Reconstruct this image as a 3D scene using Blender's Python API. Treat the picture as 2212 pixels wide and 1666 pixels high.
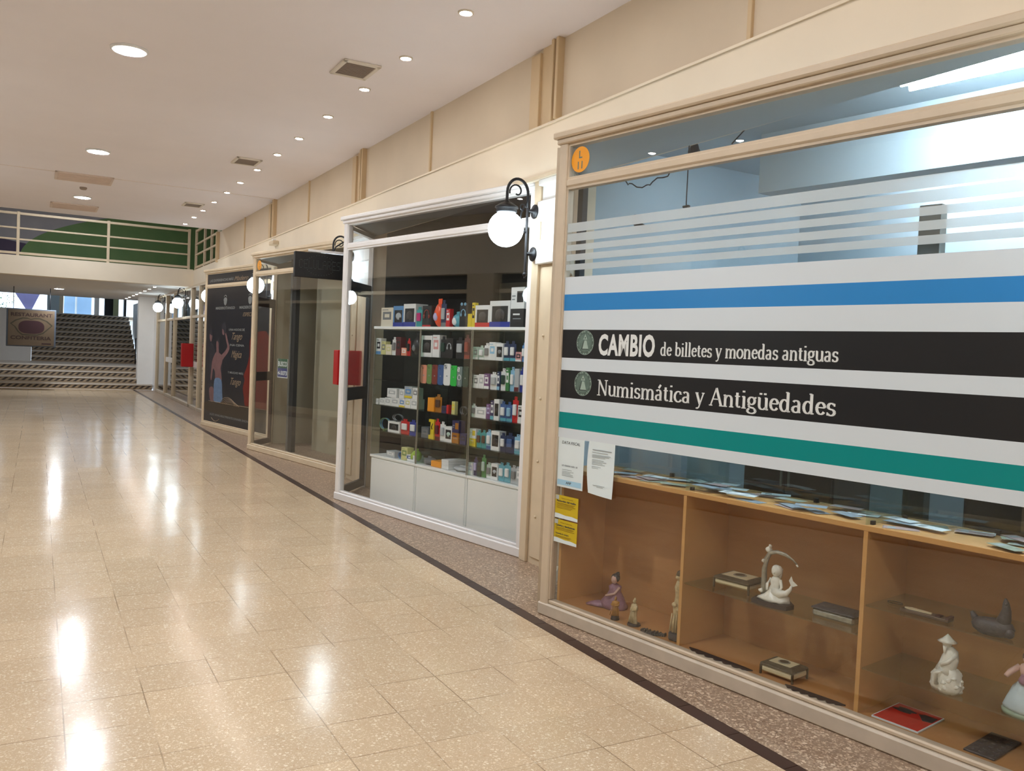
import bpy, math, random
from mathutils import Matrix, Vector, noise
for o in list(bpy.data.objects):
    bpy.data.objects.remove(o, do_unlink=True)
SC = bpy.context.scene
COL = SC.collection
R = random.Random(7)
PI = math.pi

# ---------------------------------------------------------------- camera
cam_d = bpy.data.cameras.new('camera')
cam = bpy.data.objects.new('camera', cam_d)
COL.objects.link(cam)
cam_d.sensor_width = 36.0
cam_d.lens = 1840.0 / 2212.0 * 36.0
cam_d.clip_start = 0.05
cam_d.clip_end = 200
RT = ((0.87287267, 0.02093695, 0.48749867), (-0.48598807, -0.05215482, 0.87240786), (0.04369097, -0.99841951, -0.0353494))
m = Matrix.Identity(4)
for r in range(3):
    m[r][0] = RT[r][0]
    m[r][1] = -RT[r][1]
    m[r][2] = -RT[r][2]
m[2][3] = 1.5
cam.matrix_world = m
SC.camera = cam
# ---------------------------------------------------------------- world (daylight beyond the far windows) and exposure
w = bpy.data.worlds.new('daylight')
SC.world = w
w.use_nodes = True
bg = w.node_tree.nodes['Background']
bg.inputs[0].default_value = (0.62, 0.80, 1.0, 1)
bg.inputs[1].default_value = 1.6
SC.view_settings.view_transform = 'Standard'
SC.view_settings.look = 'None'
SC.view_settings.exposure = EXPOSURE = 1.42
SC.view_settings.gamma = 1.0
SC.view_settings.use_curve_mapping = False
SC.cycles.max_bounces = 9
SC.cycles.transparent_max_bounces = 24
SC.cycles.glossy_bounces = 5
SC.cycles.diffuse_bounces = 5
SC.cycles.sample_clamp_indirect = 6
SC.cycles.caustics_reflective = False
SC.cycles.caustics_refractive = False
# strengths of the place's own lamps and the added unseen ones (used in the lamp builders)
E_LED, E_DOWN, E_GLOBE, E_TUBE = 178.0, 76.0, 8.5, 58.0

# ---------------------------------------------------------------- materials
def srgb(r, g, b):
    f = lambda c: ((c / 255 + 0.055) / 1.055) ** 2.4 if c > 10 else c / 255 / 12.92
    return (f(r), f(g), f(b), 1)
M = {}
def mat(name, rgb, rough=0.5, metal=0.0, vary=0.06, scale=6.0, bump=0.0, coat=0.0, emit=0.0, spec=0.5):
    if name in M: return M[name]
    mt = bpy.data.materials.new(name); mt.use_nodes = True
    nt = mt.node_tree; b = nt.nodes['Principled BSDF']
    c = srgb(*rgb)
    b.inputs['Roughness'].default_value = rough
    b.inputs['Metallic'].default_value = metal
    b.inputs['Coat Weight'].default_value = coat
    b.inputs['Coat Roughness'].default_value = 0.15
    b.inputs['Specular IOR Level'].default_value = spec
    if emit:
        b.inputs['Emission Color'].default_value = c
        b.inputs['Emission Strength'].default_value = emit
        b.inputs['Base Color'].default_value = c
    elif vary:
        tc = nt.nodes.new('ShaderNodeTexCoord')
        n = nt.nodes.new('ShaderNodeTexNoise'); n.inputs['Scale'].default_value = scale; n.inputs['Detail'].default_value = 5
        nt.links.new(tc.outputs['Object'], n.inputs['Vector'])
        mx = nt.nodes.new('ShaderNodeMixRGB'); mx.inputs[1].default_value = tuple(v * (1 - vary * 1.5) for v in c[:3]) + (1,)
        mx.inputs[2].default_value = tuple(min(1, v * (1 + vary)) for v in c[:3]) + (1,)
        nt.links.new(n.outputs['Fac'], mx.inputs[0]); nt.links.new(mx.outputs[0], b.inputs['Base Color'])
        if bump:
            bp = nt.nodes.new('ShaderNodeBump'); bp.inputs['Strength'].default_value = bump; bp.inputs['Distance'].default_value = 0.01
            nt.links.new(n.outputs['Fac'], bp.inputs['Height']); nt.links.new(bp.outputs[0], b.inputs['Normal'])
    else:
        b.inputs['Base Color'].default_value = c
    M[name] = mt
    return mt
def emission(name, rgb, s):
    mt = bpy.data.materials.new(name); mt.use_nodes = True; nt = mt.node_tree
    nt.nodes.remove(nt.nodes['Principled BSDF'])
    e = nt.nodes.new('ShaderNodeEmission'); e.inputs[0].default_value = tuple(rgb) + (1,); e.inputs[1].default_value = s
    nt.links.new(e.outputs[0], nt.nodes['Material Output'].inputs[0]); M[name] = mt
    return mt
def glass(name, tint, f0=0.045, k=0.95, frost=None):
    mt = bpy.data.materials.new(name); mt.use_nodes = True; nt = mt.node_tree
    nt.nodes.remove(nt.nodes['Principled BSDF'])
    t = nt.nodes.new('ShaderNodeBsdfTransparent'); t.inputs[0].default_value = tuple(tint) + (1,)
    g = nt.nodes.new('ShaderNodeBsdfGlossy'); g.inputs['Roughness'].default_value = 0.0
    lw = nt.nodes.new('ShaderNodeLayerWeight'); lw.inputs[0].default_value = 0.5
    pw = nt.nodes.new('ShaderNodeMath'); pw.operation = 'POWER'; pw.inputs[1].default_value = 5
    ml = nt.nodes.new('ShaderNodeMath'); ml.operation = 'MULTIPLY_ADD'; ml.inputs[1].default_value = k; ml.inputs[2].default_value = f0
    mx = nt.nodes.new('ShaderNodeMixShader')
    nt.links.new(lw.outputs['Facing'], pw.inputs[0]); nt.links.new(pw.outputs[0], ml.inputs[0]); nt.links.new(ml.outputs[0], mx.inputs[0])
    src = t
    if frost:
        d = nt.nodes.new('ShaderNodeBsdfDiffuse'); d.inputs[0].default_value = (0.75, 0.8, 0.82, 1)
        m2 = nt.nodes.new('ShaderNodeMixShader'); m2.inputs[0].default_value = frost
        nt.links.new(t.outputs[0], m2.inputs[1]); nt.links.new(d.outputs[0], m2.inputs[2]); src = m2
    nt.links.new(src.outputs[0], mx.inputs[1]); nt.links.new(g.outputs[0], mx.inputs[2])
    nt.links.new(mx.outputs[0], nt.nodes['Material Output'].inputs[0]); M[name] = mt
    return mt
def nmath(nt, op, a, b=None):
    n = nt.nodes.new('ShaderNodeMath'); n.operation = op
    for i, v in enumerate((a, b)):
        if v is None: continue
        if isinstance(v, (int, float)): n.inputs[i].default_value = v
        else: nt.links.new(v, n.inputs[i])
    return n.outputs[0]
def terrazzo(name, base, alt, chips, chip_scale, rough, joints=True, jw=0.005, bumpy=0.05, amount=0.3, ox=0.12, oy=4.155, coat=0.0, spec=0.5):
    mt = bpy.data.materials.new(name); mt.use_nodes = True; nt = mt.node_tree; b = nt.nodes['Principled BSDF']
    L = nt.links.new
    tc = nt.nodes.new('ShaderNodeTexCoord')
    def ramp(fac, stops):
        r = nt.nodes.new('ShaderNodeValToRGB'); r.color_ramp.interpolation = 'LINEAR'
        el = r.color_ramp.elements
        el[0].position, el[0].color = stops[0]; el[1].position, el[1].color = stops[-1]
        for p, c in stops[1:-1]:
            e = el.new(p); e.color = c
        L(fac, r.inputs[0]); return r.outputs[0]
    big = nt.nodes.new('ShaderNodeTexNoise'); big.inputs['Scale'].default_value = 1.3; big.inputs['Detail'].default_value = 3
    L(tc.outputs['Object'], big.inputs['Vector'])
    # distorted coordinates make the chips irregular
    dn = nt.nodes.new('ShaderNodeTexNoise'); dn.inputs['Scale'].default_value = chip_scale * 0.9; dn.inputs['Detail'].default_value = 2
    L(tc.outputs['Object'], dn.inputs['Vector'])
    add = nt.nodes.new('ShaderNodeVectorMath'); add.operation = 'MULTIPLY_ADD'
    L(dn.outputs['Color'], add.inputs[0]); add.inputs[1].default_value = (1.2 / chip_scale,) * 3; L(tc.outputs['Object'], add.inputs[2])
    cols = []
    for k, sc in enumerate((chip_scale, chip_scale * 2.3)):
        v = nt.nodes.new('ShaderNodeTexVoronoi'); v.inputs['Scale'].default_value = sc
        L(add.outputs[0], v.inputs['Vector'])
        cols.append(v)
    mixb = nt.nodes.new('ShaderNodeMixRGB'); mixb.inputs[1].default_value = base; mixb.inputs[2].default_value = alt
    L(big.outputs['Fac'], mixb.inputs[0]); cur = mixb.outputs[0]
    for k, v in enumerate(cols):
        sep = nt.nodes.new('ShaderNodeSeparateColor'); L(v.outputs['Color'], sep.inputs[0])
        pick = nmath(nt, 'GREATER_THAN', sep.outputs[0], 1 - amount * (1 if k == 0 else 1.3))
        near = nmath(nt, 'LESS_THAN', v.outputs['Distance'], 0.42 if k == 0 else 0.5)
        f = nmath(nt, 'MULTIPLY', nmath(nt, 'MULTIPLY', pick, near), 0.75 if k == 0 else 0.55)
        chip = ramp(sep.outputs[1], [(0.0, chips[0]), (0.55, chips[1]), (1.0, chips[2])])
        mx = nt.nodes.new('ShaderNodeMixRGB'); L(f, mx.inputs[0]); L(cur, mx.inputs[1]); L(chip, mx.inputs[2]); cur = mx.outputs[0]
    if joints:
        sp = nt.nodes.new('ShaderNodeSeparateXYZ'); L(tc.outputs['Object'], sp.inputs[0])
        ln = nt.nodes.new('ShaderNodeTexNoise'); ln.inputs['Scale'].default_value = 2.2; ln.inputs['Detail'].default_value = 1
        L(tc.outputs['Object'], ln.inputs['Vector'])
        js = []
        for ax, off in ((0, ox), (1, oy)):
            s = nmath(nt, 'DIVIDE', nmath(nt, 'SUBTRACT', sp.outputs[ax], off - 30.4), 0.304)
            fr = nmath(nt, 'FRACT', s)
            d = nmath(nt, 'MULTIPLY', nmath(nt, 'MINIMUM', fr, nmath(nt, 'SUBTRACT', 1.0, fr)), 0.304)
            js.append(nmath(nt, 'LESS_THAN', d, jw / 2))
            # per-tile value
        j = nmath(nt, 'MAXIMUM', js[0], js[1])
        fade = nt.nodes.new('ShaderNodeMapRange'); fade.inputs[1].default_value = 0.42; fade.inputs[2].default_value = 0.58
        fade.inputs[3].default_value = 0.02; fade.inputs[4].default_value = 0.62
        L(ln.outputs['Fac'], fade.inputs[0])
        f = nmath(nt, 'MULTIPLY', j, fade.outputs[0])
        mx = nt.nodes.new('ShaderNodeMixRGB'); L(f, mx.inputs[0]); L(cur, mx.inputs[1]); mx.inputs[2].default_value = srgb(110, 85, 60); cur = mx.outputs[0]
        # every tile has its own slight tone
        fl = [nmath(nt, 'FLOOR', nmath(nt, 'DIVIDE', nmath(nt, 'SUBTRACT', sp.outputs[ax], off), 0.304)) for ax, off in ((0, ox), (1, oy))]
        cb = nt.nodes.new('ShaderNodeCombineXYZ'); L(fl[0], cb.inputs[0]); L(fl[1], cb.inputs[1])
        wn = nt.nodes.new('ShaderNodeTexWhiteNoise'); L(cb.outputs[0], wn.inputs[0])
        hs = nt.nodes.new('ShaderNodeHueSaturation'); L(cur, hs.inputs['Color'])
        L(nmath(nt, 'MULTIPLY_ADD', wn.outputs['Value'], 0.09), hs.inputs['Value']); hs.inputs['Value'].links[0].from_node.inputs[2].default_value = 0.955
        cur = hs.outputs[0]
        # tiny per-tile tilt breaks up the reflections
        sub = nt.nodes.new('ShaderNodeVectorMath'); sub.operation = 'SUBTRACT'; L(wn.outputs['Color'], sub.inputs[0]); sub.inputs[1].default_value = (0.5, 0.5, 0.5)
        scv = nt.nodes.new('ShaderNodeVectorMath'); scv.operation = 'MULTIPLY'; L(sub.outputs[0], scv.inputs[0]); scv.inputs[1].default_value = (0.012, 0.012, 0)
        geo = nt.nodes.new('ShaderNodeNewGeometry')
        an = nt.nodes.new('ShaderNodeVectorMath'); an.operation = 'ADD'; L(geo.outputs['Normal'], an.inputs[0]); L(scv.outputs[0], an.inputs[1])
        bp = nt.nodes.new('ShaderNodeBump'); bp.inputs['Strength'].default_value = bumpy; bp.inputs['Distance'].default_value = 0.01
        wv = nt.nodes.new('ShaderNodeTexNoise'); wv.inputs['Scale'].default_value = 9; wv.inputs['Detail'].default_value = 2; L(tc.outputs['Object'], wv.inputs['Vector'])
        L(wv.outputs['Fac'], bp.inputs['Height']); L(an.outputs[0], bp.inputs['Normal']); L(bp.outputs[0], b.inputs['Normal'])
    L(cur, b.inputs['Base Color'])
    b.inputs['Specular IOR Level'].default_value = spec
    b.inputs['Roughness'].default_value = rough
    b.inputs['Coat Weight'].default_value = coat; b.inputs['Coat Roughness'].default_value = 0.2
    M[name] = mt
    return mt
def wood(name, a, bcol, rough=0.4, stretch=(1, 1, 12), scale=2.0):
    mt = bpy.data.materials.new(name); mt.use_nodes = True; nt = mt.node_tree; b = nt.nodes['Principled BSDF']
    tc = nt.nodes.new('ShaderNodeTexCoord'); mp = nt.nodes.new('ShaderNodeMapping'); mp.inputs['Scale'].default_value = stretch
    n = nt.nodes.new('ShaderNodeTexNoise'); n.inputs['Scale'].default_value = scale; n.inputs['Detail'].default_value = 6; n.inputs['Distortion'].default_value = 0.6
    mx = nt.nodes.new('ShaderNodeMixRGB'); mx.inputs[1].default_value = srgb(*a); mx.inputs[2].default_value = srgb(*bcol)
    nt.links.new(tc.outputs['Object'], mp.inputs[0]); nt.links.new(mp.outputs[0], n.inputs['Vector'])
    nt.links.new(n.outputs['Fac'], mx.inputs[0]); nt.links.new(mx.outputs[0], b.inputs['Base Color'])
    b.inputs['Roughness'].default_value = rough
    M[name] = mt
    return mt
terrazzo('terrazzo_tile', srgb(196, 171, 140), srgb(204, 181, 152), [srgb(186, 154, 120), srgb(228, 210, 180), srgb(240, 230, 208)], 72, 0.155, amount=0.38, coat=0.0, spec=0.24)
terrazzo('terrazzo_border', srgb(140, 116, 96), srgb(152, 128, 108), [srgb(108, 84, 66), srgb(200, 176, 150), srgb(234, 214, 190)], 46, 0.35, joints=False, amount=0.6)
mat('dark_tile', (66, 48, 42), 0.35, vary=0.12)
mat('ceiling_paint', (242, 236, 240), 0.85, vary=0.03, scale=1.5)
mat('soffit_paint', (214, 210, 206), 0.7, vary=0.03, scale=1.5)
mat('wall_cream', (240, 227, 206), 0.7, vary=0.09, scale=1.2)
mat('panel_cream', (214, 199, 178), 0.75, vary=0.08, scale=1.6)
mat('post_cream', (208, 184, 148), 0.6, vary=0.12, scale=3)
mat('frame_beige', (202, 184, 160), 0.5, vary=0.1, scale=8, bump=0.1)
mat('frame_pale', (216, 198, 170), 0.5, vary=0.08, scale=8)
mat('frame_white', (232, 230, 230), 0.35, vary=0.04)
mat('frame_sill', (196, 182, 164), 0.5, vary=0.16, scale=9, bump=0.15)
mat('maroon_paint', (58, 22, 24), 0.4)
mat('navy_paint', (18, 22, 34), 0.4)
mat('iron_black', (28, 28, 32), 0.42, metal=0.3, bump=0.2, scale=30)
mat('white_paint', (232, 232, 232), 0.6, vary=0.03)
mat('grey_shop', (92, 94, 90), 0.8)
mat('dark_shop', (40, 42, 44), 0.8)
mat('bluegrey_shop', (172, 186, 194), 0.8, vary=0.05, scale=1.2)
mat('beige_shop', (172, 166, 142), 0.8, vary=0.05)
mat('red_paint', (176, 16, 20), 0.35, vary=0.03)
mat('black_gap', (14, 13, 14), 0.6)
mat('grille_grey', (150, 134, 122), 0.7)
mat('grille_frame', (222, 212, 198), 0.6)
mat('old_grille', (224, 206, 194), 0.8, vary=0.1)
mat('laminate_white', (246, 250, 248), 0.3, vary=0.02)
mat('vinyl_white', (208, 216, 222), 0.3, vary=0.0, spec=0.4)
mat('vinyl_blue', (46, 130, 196), 0.3, vary=0.0, spec=0.4)
mat('vinyl_black', (34, 34, 36), 0.3, vary=0.0, spec=0.4)
mat('vinyl_teal', (0, 134, 132), 0.3, vary=0.0, spec=0.4)
mat('vinyl_letter', (222, 224, 222), 0.4, vary=0.0)
mat('seal_green', (98, 118, 108), 0.5, vary=0.35, scale=40)
mat('seal_light', (158, 176, 164), 0.5, vary=0.1, scale=40)
mat('seal_dark', (44, 56, 50), 0.5, vary=0.1)
mat('amber_sticker', (240, 158, 16), 0.5, vary=0.0)
mat('sticker_brown', (110, 70, 10), 0.5, vary=0.0)
mat('paper', (216, 226, 228), 0.8, vary=0.02)
mat('paper_blue', (160, 200, 224), 0.8, vary=0.02)
mat('ink', (60, 62, 66), 0.7, vary=0)
mat('ink_grey', (150, 158, 160), 0.7, vary=0)
mat('paper_yellow', (200, 172, 16), 0.6, vary=0.03)
mat('ivory', (196, 176, 132), 0.5, vary=0.3, scale=60, bump=0.4)
mat('amber_resin', (176, 124, 52), 0.4, vary=0.3, scale=60, bump=0.4)
mat('porcelain', (224, 222, 208), 0.25, vary=0.12, scale=50, bump=0.25)
mat('porcelain_blue', (186, 204, 208), 0.25, vary=0.1, scale=30, bump=0.2)
mat('porcelain_pink', (206, 170, 156), 0.3, vary=0.1, scale=30)
mat('porcelain_green', (140, 160, 138), 0.3, vary=0.2, scale=60)
mat('purple_glaze', (150, 110, 128), 0.35, vary=0.4, scale=45)
mat('dark_wood', (50, 36, 32), 0.5, vary=0.2)
mat('bronze', (86, 72, 48), 0.45, metal=0.3, vary=0.3, scale=70, bump=0.4)
mat('silver_metal', (170, 166, 150), 0.4, metal=0.5, vary=0.3, scale=50, bump=0.5)
mat('bone', (214, 200, 160), 0.35, vary=0.06)
mat('pewter', (70, 66, 66), 0.5, metal=0.2, vary=0.25, scale=60, bump=0.4)
mat('skin', (170, 118, 100), 0.6)
wood('oak', (188, 138, 82), (172, 118, 66), stretch=(2, 2, 14), scale=1.6)
wood('oak_edge', (206, 156, 92), (196, 146, 84), stretch=(1, 8, 8), scale=1.2)
wood('brown_door', (92, 68, 46), (70, 50, 34), stretch=(6, 2, 1), scale=2.2)
emission('led_light', (0.86, 0.93, 1.0), E_LED)
emission('down_light', (1.0, 0.92, 0.83), E_DOWN)
emission('globe_light', (0.78, 0.93, 1.0), E_GLOBE)
emission('tube_light', (0.74, 0.9, 1.0), E_TUBE)
glass('clear_glass', (0.985, 0.99, 0.99), f0=0.05)
glass('clear_glass_plain', (0.985, 0.99, 0.99), f0=0.03)
glass('shelf_glass', (0.88, 0.94, 0.91), f0=0.05)
glass('smoked_glass', (0.55, 0.6, 0.6), f0=0.08)
glass('frosted_film', (0.8, 0.84, 0.84), f0=0.03, frost=0.5)
glass('clear_plastic', (0.75, 0.8, 0.8), f0=0.1)
PAL = dict(cream=(222, 216, 196), grey=(120, 124, 126), white=(228, 232, 232), black=(26, 27, 30), blue=(84, 140, 196), royal=(30, 52, 150), silver=(176, 184, 188),
           teal=(60, 160, 160), magenta=(196, 40, 120), rust=(140, 50, 36), red=(196, 24, 28), orange=(238, 84, 30), lavender=(180, 176, 216), navy=(28, 48, 88),
           aqua=(90, 168, 186), paleblue=(140, 190, 220), yellow=(222, 200, 30), paleyellow=(206, 206, 140), maroon=(92, 22, 30), peach=(226, 150, 124), rose=(206, 150, 150),
           darkgreen=(24, 62, 50), palegreen=(176, 200, 188), olive=(108, 140, 80), brick=(128, 52, 42), steelblue=(56, 92, 148), lime=(40, 190, 70), clearg=(120, 136, 134),
           purple=(104, 60, 120), green=(60, 130, 70), orange2=(234, 154, 22), amber=(170, 110, 20), brown=(86, 56, 36), indigo=(46, 44, 92), slate=(92, 100, 108), lime2=(150, 184, 50))
def pal(n): return mat('pack_' + n, PAL[n], 0.35, vary=0.0)

# ---------------------------------------------------------------- mesh builder
class MB:
    def __init__(s): s.v = []; s.f = []; s.mi = []; s.mats = []; s.sm = []
    def _m(s, name):
        mt = M[name] if isinstance(name, str) else name
        if mt not in s.mats: s.mats.append(mt)
        return s.mats.index(mt)
    def add(s, vs, fs, mt, X=None, smooth=False):
        k = len(s.v); i = s._m(mt)
        for v in vs:
            v = Vector(v)
            s.v.append(X @ v if X is not None else v)
        for f in fs: s.f.append([k + j for j in f]); s.mi.append(i); s.sm.append(smooth)
        return s
    def box(s, x0, x1, y0, y1, z0, z1, mt, X=None, bev=0.0):
        if x0 > x1: x0, x1 = x1, x0
        if y0 > y1: y0, y1 = y1, y0
        if z0 > z1: z0, z1 = z1, z0
        b = min(bev, (x1 - x0) / 3, (y1 - y0) / 3, (z1 - z0) / 3)
        if b <= 0:
            vs = [(x, y, z) for x in (x0, x1) for y in (y0, y1) for z in (z0, z1)]
            return s.add(vs, [(0, 1, 3, 2), (4, 6, 7, 5), (0, 4, 5, 1), (2, 3, 7, 6), (0, 2, 6, 4), (1, 5, 7, 3)], mt, X)
        vs = []; idx = {}
        for i, (cx, ux) in enumerate(((x0, 1), (x1, -1))):
            for j, (cy, uy) in enumerate(((y0, 1), (y1, -1))):
                for k, (cz, uz) in enumerate(((z0, 1), (z1, -1))):
                    for a, p in enumerate(((cx, cy + uy * b, cz + uz * b), (cx + ux * b, cy, cz + uz * b), (cx + ux * b, cy + uy * b, cz))):
                        idx[i, j, k, a] = len(vs); vs.append(p)
        F = []
        for i in (0, 1): F.append([idx[i, j, k, 0] for j, k in ((0, 0), (1, 0), (1, 1), (0, 1))])
        for j in (0, 1): F.append([idx[i, j, k, 1] for i, k in ((0, 0), (1, 0), (1, 1), (0, 1))])
        for k in (0, 1): F.append([idx[i, j, k, 2] for i, j in ((0, 0), (1, 0), (1, 1), (0, 1))])
        for i in (0, 1):
            for j in (0, 1): F.append([idx[i, j, 0, 0], idx[i, j, 1, 0], idx[i, j, 1, 1], idx[i, j, 0, 1]])
            for k in (0, 1): F.append([idx[i, 0, k, 0], idx[i, 1, k, 0], idx[i, 1, k, 2], idx[i, 0, k, 2]])
        for j in (0, 1):
            for k in (0, 1): F.append([idx[0, j, k, 1], idx[1, j, k, 1], idx[1, j, k, 2], idx[0, j, k, 2]])
        for i in (0, 1):
            for j in (0, 1):
                for k in (0, 1): F.append([idx[i, j, k, 0], idx[i, j, k, 1], idx[i, j, k, 2]])
        return s.add(vs, F, mt, X)
    def prism(s, pts, z0, z1, mt, X=None):
        n = len(pts)
        vs = [(p[0], p[1], z0) for p in pts] + [(p[0], p[1], z1) for p in pts]
        return s.add(vs, [list(range(n))[::-1], list(range(n, 2 * n))] + [(i, (i + 1) % n, n + (i + 1) % n, n + i) for i in range(n)], mt, X)
    def plate(s, pts, y0, y1, mt, X=None):       # outline in x,z, thickness along y
        n = len(pts)
        vs = [(p[0], y0, p[1]) for p in pts] + [(p[0], y1, p[1]) for p in pts]
        return s.add(vs, [list(range(n)), list(range(n, 2 * n))[::-1]] + [(i, n + i, n + (i + 1) % n, (i + 1) % n) for i in range(n)], mt, X)
    def lathe(s, prof, mt, X=None, n=20, smooth=True, sx=1, sy=1):
        vs = []; F = []
        for r, z in prof:
            for k in range(n):
                a = 2 * PI * k / n; vs.append((r * sx * math.cos(a), r * sy * math.sin(a), z))
        for i in range(len(prof) - 1):
            for k in range(n): F.append((i * n + k, i * n + (k + 1) % n, (i + 1) * n + (k + 1) % n, (i + 1) * n + k))
        F.append(list(range(n))[::-1]); F.append([(len(prof) - 1) * n + k for k in range(n)])
        return s.add(vs, F, mt, X, smooth)
    def ball(s, c, r, mt, X=None, n=16, m=10, sc=(1, 1, 1)):
        prof = [(max(1e-4, math.sin(PI * i / m)), -math.cos(PI * i / m)) for i in range(m + 1)]
        T = Matrix.Translation(c) @ Matrix.Diagonal((r * sc[0], r * sc[1], r * sc[2], 1))
        return s.lathe(prof, mt, (X @ T) if X is not None else T, n)
    def tube(s, pts, r, mt, X=None, n=8, closed=False):
        pts = [Vector(p) for p in pts]; N = len(pts); vs = []; F = []
        rr = r if isinstance(r, (list, tuple)) else [r] * N
        up = Vector((0.13, 0.31, 0.94)).normalized()
        for i, p in enumerate(pts):
            a = pts[(i - 1) % N] if (closed or i > 0) else p
            b = pts[(i + 1) % N] if (closed or i < N - 1) else p
            t = (b - a)
            t = t.normalized() if t.length > 1e-9 else Vector((0, 0, 1))
            u = t.cross(up)
            if u.length < 0.05: u = t.cross(Vector((1, 0, 0)))
            u.normalize(); v = t.cross(u)
            for k in range(n):
                an = 2 * PI * k / n; vs.append(p + (u * math.cos(an) + v * math.sin(an)) * rr[i])
        for i in range(N if closed else N - 1):
            j = (i + 1) % N
            for k in range(n): F.append((i * n + k, i * n + (k + 1) % n, j * n + (k + 1) % n, j * n + k))
        if not closed:
            F.append(list(range(n))[::-1]); F.append([(N - 1) * n + k for k in range(n)])
        return s.add(vs, F, mt, X, True)
    def obj(s, name, parent=None, X=None):
        me = bpy.data.meshes.new(name)
        me.from_pydata([tuple(v) for v in s.v], [], s.f)
        for mt in s.mats: me.materials.append(mt)
        me.polygons.foreach_set('material_index', s.mi); me.polygons.foreach_set('use_smooth', s.sm)
        me.update()
        import bmesh
        bm = bmesh.new(); bm.from_mesh(me); bmesh.ops.recalc_face_normals(bm, faces=bm.faces); bm.to_mesh(me); bm.free()
        o = bpy.data.objects.new(name, me); COL.objects.link(o)
        if parent is not None: o.parent = parent
        if X is not None: o.matrix_local = X
        return o
def tag(o, label=None, cat=None, group=None, kind=None):
    if label: o['label'] = label
    if cat: o['category'] = cat
    if group: o['group'] = group
    if kind: o['kind'] = kind
    return o
def empty(name, X, label, cat, group=None):
    o = bpy.data.objects.new(name, None); o.empty_display_size = 0.1; COL.objects.link(o)
    o.matrix_world = X if isinstance(X, Matrix) else Matrix.Translation(X)
    return tag(o, label, cat, group)
def struct(name, mb, X=None): return tag(mb.obj(name, None, X), kind='structure')
def copy_tree(o, X, label, group=None):
    c = o.copy(); COL.objects.link(c)
    for ch in o.children:
        d = ch.copy(); COL.objects.link(d); d.parent = c
        for g in ch.children:
            e = g.copy(); COL.objects.link(e); e.parent = d
    c.matrix_world = X; c['label'] = label
    if group: c['group'] = group
    return c
def frame(x, y, ux, uy, z=0.0):
    l = math.hypot(ux, uy); ux /= l; uy /= l
    return Matrix(((ux, -uy, 0, x), (uy, ux, 0, y), (0, 0, 1, z), (0, 0, 0, 1)))
T = Matrix.Translation
# sans lettering from Blender's own font, returned as a flat mesh in the x,z plane facing -y
def text_into(mb, s, x, z, size, mt, y=0.0, sx=1.0, bold=0.0, spacing=1.0, X=None, shear=0.0, align='LEFT', width=None):
    cu = bpy.data.curves.new('t', 'FONT'); cu.body = s; cu.size = size; cu.offset = bold * size; cu.space_character = spacing; cu.shear = shear
    cu.align_x = align; cu.resolution_u = 3
    ob = bpy.data.objects.new('t', cu); COL.objects.link(ob)
    bpy.context.view_layer.update()
    me = bpy.data.meshes.new_from_object(ob.evaluated_get(bpy.context.evaluated_depsgraph_get()))
    bpy.data.objects.remove(ob); bpy.data.curves.remove(cu)
    if me.vertices:
        xs = [v.co.x for v in me.vertices]
        if width: sx = width / (max(xs) - min(xs)); x -= min(xs) * sx
        mb.add([(x + v.co.x * sx, y, z + v.co.y) for v in me.vertices], [list(p.vertices) for p in me.polygons], mt, X)
    bpy.data.meshes.remove(me)
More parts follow.
